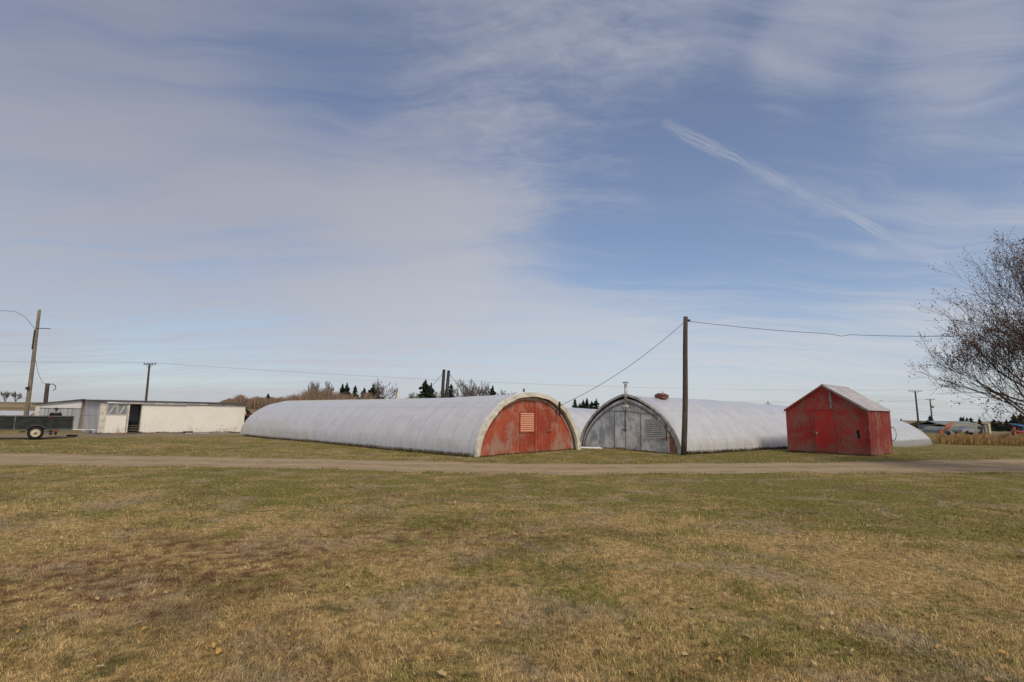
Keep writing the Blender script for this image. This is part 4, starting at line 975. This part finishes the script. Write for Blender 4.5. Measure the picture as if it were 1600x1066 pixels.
# twin black poles behind the long greenhouse
e = empty('twin_pole', (-7.75, 60, 0), 0, 'pair of black poles side by side behind the long grey greenhouse', 'utility pole')
for dx, h_ in ((-.27, 6.75), (.27, 6.65)):
    MB().tube([(dx * .8, 0, 0), (dx + .28, 0, h_)], [.22, .17], 10).build('post', M['dark_metal'], e, True)
MB().tube([(-.1, 0, 6.3), (-3.6, 0, 2.2)], .02, 4).tube([(.6, 0, 6.3), (3.4, 0, 2.8)], .02, 4).build('guy_wire', M['wire'], e)

# ------------------------------------------------------------------ trees
def spruce_mesh(seed, h=6.0, r=1.5):
    rng = np.random.default_rng(seed); V, Fq, Rn = [], [], []
    n = int(70 * h / 3)
    for i in range(n):
        t = (i + rng.random()) / n; z = h * (.05 + .95 * t)
        rad = r * (1 - t) ** .8 * rng.uniform(.40, 1.25) * (1 + .22 * math.sin(t * 23 + seed)) + .05
        a = rng.random() * 6.283; ca, sa = math.cos(a), math.sin(a)
        nb = 5
        for k in range(nb):
            f0, f1 = k / nb, (k + 1.25) / nb; w = rad * .16 * (1.3 - f0) + .05
            jz = rng.normal(0, .05); zz0 = z - rad * .28 * f0 + jz; zz1 = z - rad * .38 * f1 + jz + (.08 if k == nb - 1 else 0)
            b = len(V)
            for (f, s_, zz) in ((f0, -1, zz0), (f0, 1, zz0), (f1, .7, zz1), (f1, -.7, zz1)):
                V.append((ca * rad * f - sa * s_ * w, sa * rad * f + ca * s_ * w, zz + rng.normal(0, .05)))
            Fq.append((b, b + 1, b + 2, b + 3)); q = rng.random(); Rn += [q] * 4
            b = len(V); hh = .12 + w * .9
            for (f, dz) in ((f0, hh * .5), (f0, -hh), (f1, -hh * .8), (f1, hh * .4)):
                V.append((ca * rad * f, sa * rad * f, zz0 + dz))
            Fq.append((b, b + 1, b + 2, b + 3)); Rn += [q * .8] * 4
    return V, Fq, Rn
SPR = []
for k in range(3):
    V, Fq, Rn = spruce_mesh(50 + k, 6.0, 1.45 + .2 * k)
    o = mesh_np('crown', V, Fq, M['spruce'], None, {'rnd': Rn}); SPR.append(o.data); bpy.data.objects.remove(o)
tm = MB().tube([(0, 0, -.1), (0, 0, 5.6)], [.14, .02], 6).build('trunk', M['bark']); TRK = tm.data; bpy.data.objects.remove(tm)
def ray_xy(u, y):   # where a sight line to column u meets distance y (layout of the far row)
    return (u - 800) / 820 * y * 1.008
def spruce(u, top, y, label, wf=1.0, zg=None, k=0):
    x = ray_xy(u, y); zh = 648 + (u - 800) * .0138
    H = CAM_H + (zh - top) * y / 828; z0 = gzf(x, y)
    e = empty('spruce_tree', (x, y, z0), random.Random(u).random() * 6, label, 'tree', 'spruces in the distance')
    s = (H - z0) / 6.0; e.scale = (s * wf * 1.55, s * wf * 1.55, s)
    c = bpy.data.objects.new('crown', SPR[k % 3]); col.objects.link(c); c.parent = e
    t = bpy.data.objects.new('trunk', TRK); col.objects.link(t); t.parent = e
    return e
SP = [(425, 615, 150, 'dark spruce standing alone in the reddish scrub at the left', 1.3), (539, 600, 130, 'leftmost tall spruce rising out of the brown scrub belt', .75), (546, 599, 132, 'second spruce from the left, pointed, in the brown scrub belt', .8),
      (559, 603, 130, 'third spruce from the left in the brown scrub belt', .8), (573, 606, 134, 'fourth spruce from the left, beside the white vent pipe', .8), (586, 601, 128, 'broad spruce just right of the white vent pipe', 1.0), (594, 604, 130, 'shorter spruce against the grey bare tree left of centre', .9),
      (667, 594, 105, 'tallest dark spruce left of the twin black poles', .95), (676, 599, 106, 'narrow spruce close behind the tallest one, left of the twin poles', .6), (707, 600, 108, 'thin spruce just right of the twin black poles', .7),
      (771, 603, 120, 'lone pointed spruce beside the red-ended greenhouse hood', .75),
      (877, 632, 150, 'tiny spruce top at the right shoulder of the red-ended greenhouse', 1.0), (898, 623, 140, 'left spruce of the group between the two arched ends', .8), (906, 630, 142, 'smallest spruce of the group between the two arched ends', .9),
      (911, 625, 140, 'second spruce from the left between the two arched ends', .8), (917, 622, 142, 'tallest spruce of the group between the two arched ends', .85), (924, 627, 141, 'low spruce right of the tallest between the arched ends', .9), (931, 623, 140, 'rightmost spruce of the group between the two arched ends', .75),
      (1399, 654, 170, 'tiny spruce top right of the red shed', 1.0), (1444, 649, 165, 'dark rounded spruce between the two right-hand power poles', 1.1),
      (1491, 651, 175, 'leftmost small spruce of the row behind the far low buildings', .9), (1495, 651, 176, 'second small spruce of the row behind the far low buildings', .8), (1500, 652, 175, 'third small spruce of the row behind the far low buildings', .8), (1506, 652, 177, 'fourth small spruce of the row behind the far low buildings', 1.0),
      (1519, 652, 172, 'lone small spruce left of the pale yellow post', .8), (1541, 655, 120, 'first dark spruce right of the pale yellow post', 1.2), (1549, 656, 121, 'second dark spruce right of the pale yellow post', 1.2), (1561, 655, 119, 'third dark spruce right of the pale yellow post', 1.2),
      (1573, 647, 122, 'large dark spruce behind the orange machine under the big tree', 1.1), (1583, 646, 124, 'large dark spruce behind the blue conveyor under the big tree', 1.1), (1594, 649, 120, 'dark spruce at the right edge behind the blue conveyor', 1.1)]
for i, (u, t, y, lab, wf) in enumerate(SP): spruce(u, t, y, lab, wf, k=i)

def grow(rng, p, d, L, r, depth, segs, tips, up_=.12, spread=.55, nb=(2, 3), shrink=.72, droop=0.0, minr=.006):
    """recursive limbs; segs: list of (points, radii)"""
    n = 4; pts = [p.copy()]; rad = [r]
    for i in range(n):
        d = (d + Vector((rng.gauss(0, .13), rng.gauss(0, .13), rng.gauss(0, .10) + up_ * .5 - droop * (i / n)))).normalized()
        p = p + d * (L / n); pts.append(p.copy()); rad.append(max(minr, r * (1 - .42 * (i + 1) / n)))
    segs.append((depth, pts, rad))
    if depth == 0: tips.append((pts[-1], d)); tips.append((pts[-2], d)); return
    k = rng.randint(*nb)
    for j in range(k + 1):
        f = 1.0 if j == 0 else rng.uniform(.35, .95)
        q = pts[0].lerp(pts[-1], f) if f < 1 else pts[-1]
        idx = min(n, int(f * n)); q = pts[idx] if f >= 1 else pts[idx].lerp(pts[min(n, idx + 1)], f * n - idx)
        a = rng.uniform(0, 6.283); ax = d.orthogonal().normalized(); ax.rotate(Matrix.Rotation(a, 3, d))
        sp_ = spread * (0.5 if j == 0 else rng.uniform(.8, 1.4)); nd = (d + ax * sp_).normalized()
        grow(rng, q, nd, L * shrink * rng.uniform(.8, 1.15), rad[idx] * (.8 if j == 0 else .6), depth - 1, segs, tips, up_, spread, nb, shrink, droop, minr)
def leaf_cards(rng, tips, per, size, spread):
    P_ = np.array([t[0] for t in tips for _ in range(per)]); n = len(P_)
    P_ = P_ + rng.normal(0, spread, (n, 3)); a = rng.normal(0, 1, (n, 3)); a /= np.linalg.norm(a, axis=1)[:, None]
    b = np.cross(a, rng.normal(0, 1, (n, 3))); b /= np.linalg.norm(b, axis=1)[:, None]; s = size * rng.uniform(.6, 1.3, n)[:, None]
    V = np.stack([P_ - a * s * .5, P_ + b * s * .32, P_ + a * s * .5, P_ - b * s * .32], 1).reshape(-1, 3)
    return V, np.arange(n * 4).reshape(-1, 4), np.repeat(rng.random(n), 4)

def maple():
    e = empty('maple_tree', (20.2, 18.2, gzf(20.2, 18.2)), 0, 'big nearly bare tree with dry brown leaves reaching in from the right edge', 'tree')
    rng = random.Random(77); big, tips = [], []
    base = [(0, 0, -.1), (.03, .02, .9), (-.02, .05, 1.7)]
    limbs = [(Vector((-.85, -.15, .50)), 1.3, 2.3), (Vector((-.65, .35, .80)), 1.7, 2.2), (Vector((-.45, -.5, .95)), 1.7, 2.3), (Vector((.1, .1, 1.0)), 1.7, 2.6), (Vector((-.2, -.1, 1.0)), 1.7, 2.6),
             (Vector((.7, .3, .7)), 1.5, 2.2), (Vector((.5, -.6, .6)), 1.6, 2.1), (Vector((.1, .75, .6)), 1.5, 2.1), (Vector((-.95, .10, .25)), 1.15, 2.2), (Vector((-.8, -.45, .30)), 1.25, 2.1), (Vector((-.85, .45, .42)), 1.4, 2.1), (Vector((-.6, -.2, .9)), 1.9, 2.5), (Vector((-.7, .1, .75)), 1.8, 2.5), (Vector((-.3, .25, 1.0)), 1.9, 2.6)]
    for d, z, L in limbs:
        grow(rng, Vector((0, 0, z)), d.normalized(), L, .075, 5, big, tips, .16, .60, (2, 2) if d.x > .3 else (2, 3), .73, .02, .0042)
    tb = MB(); tb.tube(base, [.26, .21, .17], 12)
    lb, tw = MB(), MB()
    for dp, pts, rad in big:
        if dp >= 4: tb.tube(pts, rad, 7, False)
        elif dp >= 2: lb.tube(pts, rad, 4, False)
        else: tw.tube([pts[0], pts[2], pts[4]], [rad[0], rad[2], rad[4]], 3, False)
    tb.build('trunk', M['bark'], e, True)
    for nm, b in (('branches', lb), ('twigs', tw)):
        Fq = np.array([f for f in b.f if len(f) == 4]); mesh_np(nm, b.v, Fq, M['bark'], e)
    rn = np.random.default_rng(5)
    keep = [t for t in tips if rng.random() < .26]
    V, Fq, Rn = leaf_cards(rn, keep, 5, .064, .09)
    mesh_np('foliage', V, Fq, M['dry_leaf'], e, {'rnd': Rn})
    print('maple tips', len(tips), 'leaves', len(Fq))
maple()

def bare_tree(u, top, y, label, seed, wide=1.0, depth=4):
    x = ray_xy(u, y); zh = 648 + (u - 800) * .0138; H = CAM_H + (zh - top) * y / 828
    e = empty('bare_tree', (x, y, gzf(x, y)), 0, label, 'tree', 'bare trees in the distance')
    rng = random.Random(seed); segs, tips = [], []
    for k in range(5):
        a = k * 1.3 + rng.random(); d = Vector((math.cos(a) * .42 * wide, math.sin(a) * .42, 1)).normalized()
        grow(rng, Vector((0, 0, H * .16)), d, H * .32, .11, depth, segs, tips, .25, .42 * wide, (2, 2), .68, 0, .028)
    hi = max(p.z for _, pts, _ in segs for p in pts); s = H / hi
    t = MB().tube([(0, 0, -.1), (0, 0, H * .16 * s)], [.2, .14], 7); b = MB()
    for dp, pts, rad in segs: b.tube([p * s for p in (pts[0], pts[2], pts[4])], [rad[0], rad[2], rad[4]], 3, False)
    t.build('trunk', M['bark_grey'], e, True); mesh_np('crown', b.v, np.array([f for f in b.f if len(f) == 4]), M['bark_grey'], e)
for a in [(605, 594, 125, 'grey bare tree left of centre above the long greenhouse ridge', 1, 1.2), (648, 613, 125, 'small leafless sapling left of the tallest spruce', 2, .8), (690, 603, 112, 'thin bare tree just left of the twin black poles', 3, .9),
          (722, 592, 110, 'bare tree with spreading top right of the twin black poles', 4, 1.1), (740, 590, 112, 'widest pale bare tree behind the long greenhouse', 5, 1.3), (752, 600, 114, 'bare tree right of the widest one behind the long greenhouse', 6, 1.1),
          (789, 607, 120, 'low bare tree between the lone spruce and the cream hood', 7, 1.3), (765, 610, 124, 'low twiggy tree just left of the lone spruce', 8, 1.2), (22, 627, 150, 'tiny bare bush tree on the far left skyline', 9, 1.5), (38, 627, 155, 'rounded bare bush tree on the skyline behind the tall pale pole', 10, 1.7),
          (500, 606, 128, 'tall grey bare tree at the left end of the high scrub', 11, .9), (517, 604, 129, 'grey bare tree in the middle of the high scrub', 12, 1.0), (1520, 660, 90, 'small bare bush left of the pale yellow post', 13, 1.2)]:
    bare_tree(*a)

# scrub belts: dense upright twigs, one mass
def twig_mass(name, us, tops, y0, y1, n, mat, label, seed, w=.10, cat='shrubs', base_spread=.7, zlift=0.0):
    rng = np.random.default_rng(seed); u = rng.uniform(us[0], us[-1], n); top = np.interp(u, us, tops); y = rng.uniform(y0, y1, n)
    x = (u - 800) / 820 * y * 1.008; zh = 648 + (u - 800) * .0138; z0 = gz(x, y)
    H = CAM_H + (zh - top) * y / 828 - z0
    lump = np.zeros(n)
    cu = rng.uniform(us[0], us[-1], 46); cy_ = rng.uniform(y0, y1, 46); ch = rng.uniform(.5, 1.1, 46)
    dd = ((u[:, None] - cu) / 5.0) ** 2 + ((y[:, None] - cy_) / ((y1 - y0) * .30)) ** 2
    lump = np.max(ch * np.sqrt(np.clip(1 - dd * .35, 0, 1)), 1); clump = np.maximum(lump, .5)
    h = np.maximum(H * (1 - .5 * rng.random(n) ** 2) * clump, .25)
    a = rng.random(n) * 6.283; ln = rng.normal(0, base_spread, n) * h * .4
    ww = w * rng.uniform(.6, 1.5, n)
    b0 = np.stack([x, y, z0 + h * rng.uniform(0, .45, n)], -1); t0 = np.stack([x + np.cos(a) * ln, y + np.sin(a) * ln, z0 + h], -1)
    pr = np.stack([np.cos(a * 3) * ww / 2, np.sin(a * 3) * ww / 2, np.zeros(n)], -1)
    V = np.stack([b0 - pr, b0 + pr, t0 + pr * .2, t0 - pr * .2], 1).reshape(-1, 3)
    return tag(mesh_np(name, V, np.arange(n * 4).reshape(-1, 4), mat, None, {'rnd': np.repeat(rng.random(n), 4)}), label, cat, kind='stuff')
twig_mass('scrub', [352, 368, 385, 400, 420, 440, 470, 484], [629, 620, 617, 619, 622, 620, 616, 616], 112, 150, 16000, M['shrub'], 'reddish brown leafless scrub on the skyline right of the white shed', 1, .13)
twig_mass('scrub', [480, 492, 500, 520, 540, 570, 600], [616, 607, 607, 608, 609, 613, 616], 100, 125, 15000, M['shrub'], 'taller olive brown scrub behind the long greenhouse', 2, .12)
twig_mass('scrub', [600, 650, 700, 760, 800], [620, 622, 620, 617, 620], 110, 130, 5000, M['shrub'], 'low brown scrub under the spruces behind the long greenhouse', 3, .12)
twig_mass('scrub', [870, 885, 905, 935, 950], [640, 639, 638, 638, 640], 130, 150, 4000, M['shrub'], 'brown scrub under the spruces between the arched ends', 4, .12)
twig_mass('scrub', [1385, 1400, 1420, 1440, 1460, 1500, 1540, 1620], [659, 657, 657, 658, 660, 661, 662, 662], 145, 185, 13000, M['weed'], 'dark scrub along the far right skyline', 5, .18)
twig_mass('scrub', [-60, 0, 40, 80, 110], [629, 629, 628, 629, 631], 175, 230, 5000, M['shrub'], 'thin brown scrub along the far left skyline', 6, .2)
twig_mass('tall_dry_grass', [1452, 1475, 1520, 1570, 1640, 1800], [675, 674, 675, 677, 678, 680], 49, 66, 42000, M['reed'], 'tall tan and rusty dry grass beyond the mown lawn at right', 7, .05, 'grass', .5)

# weeds and dark soil along the greenhouse feet
def weeds(name, p0, p1, n, h, label, seed, w=.012):
    rng = np.random.default_rng(seed); t = rng.random(n); k = rng.integers(0, 24, n) / 24; t = np.where(rng.random(n) < .6, np.clip(k + rng.normal(0, .012, n), 0, 1), t)
    x = p0[0] + (p1[0] - p0[0]) * t + rng.normal(0, .07, n); y = p0[1] + (p1[1] - p0[1]) * t + rng.normal(0, .07, n)
    V, Fq, Rn = make_blades(rng, x, y, h, w, .45)
    return tag(mesh_np(name, V, Fq, M['weed'], None, {'rnd': Rn}), label, 'weeds', kind='stuff')
weeds('weeds', (-1.75, 22.05), (-18.9, 37.8), 2300, .15, 'dark weeds along the foot of the long grey greenhouse side', 1, .02)
weeds('weeds', (8.5, 25.6), (22, 35.8), 2200, .14, 'dead weeds along the foot of the white greenhouse side', 2, .02)
weeds('weeds', (-1.2, 22.1), (3.4, 27.4), 1500, .07, 'short grass and weeds along the foot of the red end wall', 3)
weeds('weeds', (3.8, 30.6), (7.8, 25.3), 1500, .08, 'short weeds along the foot of the grey end wall', 4)
weeds('weeds', (14.5, 28.1), (17.2, 25.2), 1200, .08, 'short weeds at the foot of the red shed', 5)
weeds('weeds', (-29, 37.3), (-22.4, 43.3), 1600, .11, 'short weeds along the foot of the white wall', 6, .02)
def berm(p0, p1, w, h, label, seed):
    rng = np.random.default_rng(seed); n = 160; V = []
    d = np.array(p1, float) - np.array(p0, float); nn = np.array([-d[1], d[0]]) / np.linalg.norm(d)
    rw = np.convolve(rng.random(n + 8), np.ones(5) / 5, 'same')[:n]
    for i in range(n):
        c = np.array(p0) + d * i / (n - 1); ww = w * (.5 + rw[i]); hh = h * (.3 + 1.3 * rw[(i * 7) % n])
        for (q, z) in ((-1, -.03), (-.4, hh * .7), (0, hh), (.4, hh * .7), (1, -.03)):
            px, py = c + nn * q * ww; V.append((px, py, gzf(px, py) + z))
    Fq = [(i * 5 + k, i * 5 + k + 1, (i + 1) * 5 + k + 1, (i + 1) * 5 + k) for i in range(n - 1) for k in range(4)]
    return tag(mesh_np('soil_strip', V, Fq, M['soil'], None, None, True), label, 'soil', kind='stuff')
berm((-1.50, 22.05), (-18.9, 37.9), .12, .035, 'dark soil heaped along the foot of the long grey greenhouse', 1)
berm((8.2, 25.45), (24.0, 37.0), .10, .03, 'dark soil heaped along the foot of the white greenhouse', 2)

# ------------------------------------------------------------------ farm buildings and machines far right
def barn(name, u0, u1, y, z_e, z_r, depth, wall_m, roof_m, label, rz=0.0):
    x0, x1 = ray_xy(u0, y), ray_xy(u1, y); z0 = gzf((x0 + x1) / 2, y)
    e = empty(name, (x0, y, z0), rz, label, 'building', 'low farm buildings at the far right'); w = x1 - x0
    MB().prism([(0, -.1), (w, -.1), (w, z_e), (0, z_e)], 0, depth).build('wall', wall_m, e)
    MB().hexa([(-.3, -.3, z_e - .05), (w + .3, -.3, z_e - .05), (w + .3, depth / 2, z_r - .05), (-.3, depth / 2, z_r - .05)], [(-.3, -.3, z_e + .08), (w + .3, -.3, z_e + .08), (w + .3, depth / 2, z_r + .08), (-.3, depth / 2, z_r + .08)]).build('roof', roof_m, e)
    MB().hexa([(-.3, depth / 2 + .01, z_r - .05), (w + .3, depth / 2 + .01, z_r - .05), (w + .3, depth + .3, z_e - .05), (-.3, depth + .3, z_e - .05)], [(-.3, depth / 2 + .01, z_r + .08), (w + .3, depth / 2 + .01, z_r + .08), (w + .3, depth + .3, z_e + .08), (-.3, depth + .3, z_e + .08)]).build('roof', roof_m, e)
    n = max(2, int(w / 3))
    for i in range(n): MB().box(w * (i + .3) / n, w * (i + .3) / n + 1.0, -.05, -.003, z_e * .35, z_e * .8).build('window', M['glass'], e)
    return e
barn('farm_building', 1459, 1519, 125, 1.15, 2.05, 7, M['grey_far'], M['green_roof'], 'long low far building with a grey-green roof behind the orange auger', 0)
barn('farm_building', 1478, 1523, 100, .95, 1.5, 6, M['grey_far'], M['tan_roof'], 'low tan-roofed building right of the orange auger')
g6 = empty('hangar', (ray_xy(1471, 92), 92, gzf(65, 92)), 0, 'small grey-green arched hangar in front of the tan-roofed building', 'building')
film_cover(g6, 3.3, lambda s: 1.15, 6, 2.2, .5, M['green_roof'], seed=3, name='arched_roof'); MB().prism([(x + .04, z) for x, z in arch_prof(3.2, 1.1, 2.2, .5, 20)], .05, .1).build('end_wall', M['green_roof'], g6)
# parked grey car, small
def car(u, y, label):
    e = empty('car', (ray_xy(u, y), y, gzf(ray_xy(u, y), y)), R(8), label, 'car')
    MB().prism([(-2.1, .35), (2.1, .35), (2.15, .75), (1.3, .88), (-1.9, .92), (-2.15, .7)], -.85, .85).build('body', M['grey_far'], e, bevel=.05)
    MB().prism([(-1.5, .88), (1.1, .86), (.5, 1.35), (-1.0, 1.38)], -.72, .72).build('cabin', M['glass'], e, bevel=.04)
    for sx_ in (-1.3, 1.3):
        for sy_ in (-.80, .80):
            MB().lathe([(.1, -.1), (.33, -.1), (.33, .1), (.1, .1)], 16, Matrix.Translation((sx_, sy_, .33))).build('wheel', M['tyre'], e, True)
car(1501, 86, 'small grey parked car in front of the low tan-roofed building')
# orange grain auger
def auger(name, u0, u1, y, za, zb, mat, label, wheels=True):
    x0, x1 = ray_xy(u0, y), ray_xy(u1, y); z0 = gzf(x0, y)
    e = empty(name, ((x0 + x1) / 2, y, z0), 0, label, 'grain auger'); w = (x1 - x0) / 2
    MB().tube([(-w, 0, za), (w, 0, zb)], .16, 10).build('tube', mat, e, True)
    MB().tube([(-w * .8, 0, za + .35 * (zb > za)), (w * .8, 0, zb + .18)], .04, 5).build('top_rail', mat, e)
    mx = .25 * w; zt = za + (zb - za) * .6
    MB().tube([(mx - .7, -.6, .25), (mx + .3, 0, zt)], .06, 6).tube([(mx - .7, .6, .25), (mx + .3, 0, zt)], .06, 6).tube([(mx - .7, -.7, .27), (mx - .7, .7, .27)], .05, 6).build('undercarriage', mat, e)
    for s_ in (-.75, .75): MB().lathe([(.08, -.08), (.30, -.08), (.30, .08), (.08, .08)], 16, Matrix.Translation((mx - .7, s_, .30))).build('wheel', M['tyre'], e, True)
    MB().box(-w - .3, -w + .2, -.25, .25, max(za - .2, .02), za + .25).build('hopper', mat, e)
    return e
auger('grain_auger', 1458, 1478, 82, .35, 1.95, M['orange_paint'], 'orange grain auger slanting up at the far right')
auger('conveyor', 1610, 1568, 84, 1.05, 1.75, M['blue_paint'], 'blue and white conveyor at the right edge under the big tree')
e = empty('sprayer', (ray_xy(1571, 80), 80, gzf(75, 80)), 0, 'orange and red farm implement left of the blue conveyor', 'farm machine')
MB().box(-.1, .15, -.1, .1, .1, 1.45).box(-.5, .5, -.1, .1, .9, 1.0).build('mast', M['orange_paint'], e)
MB().prism([(.3, .35), (1.9, .35), (1.8, .8), (1.2, .85), (.4, .7)], -.5, .5).build('body', M['red_paint'], e, bevel=.04)
for sx_ in (.6, 1.6): MB().lathe([(.08, -.1), (.3, -.1), (.3, .1), (.08, .1)], 14, Matrix.Translation((sx_, -.6, .3))).build('wheel', M['tyre'], e, True)
# pale gate posts
for (u, w_, h_, mt, lab) in [(1533, .26, 1.78, M['yellow_post'], 'pale yellow post at far right, brightest of the three gate posts'), (1527, .28, 1.55, M['grey_far'], 'grey post left of the pale yellow post'), (1521, .22, 1.3, M['pole_wood'], 'dark post left of the grey gate post')]:
    x_ = ray_xy(u, 78); e = empty('gate_post', (x_, 78, gzf(x_, 78)), 0, lab, 'post')
    MB().box(-w_ / 2, w_ / 2, -w_ / 2, w_ / 2, 0, h_).build('shaft', mt, e, bevel=.02)
    MB().add([(-w_ * .6, -w_ * .6, h_), (w_ * .6, -w_ * .6, h_), (w_ * .6, w_ * .6, h_), (-w_ * .6, w_ * .6, h_), (0, 0, h_ + .12)], [(0, 3, 2, 1), (0, 1, 4), (1, 2, 4), (2, 3, 4), (3, 0, 4)]).build('cap', mt, e)
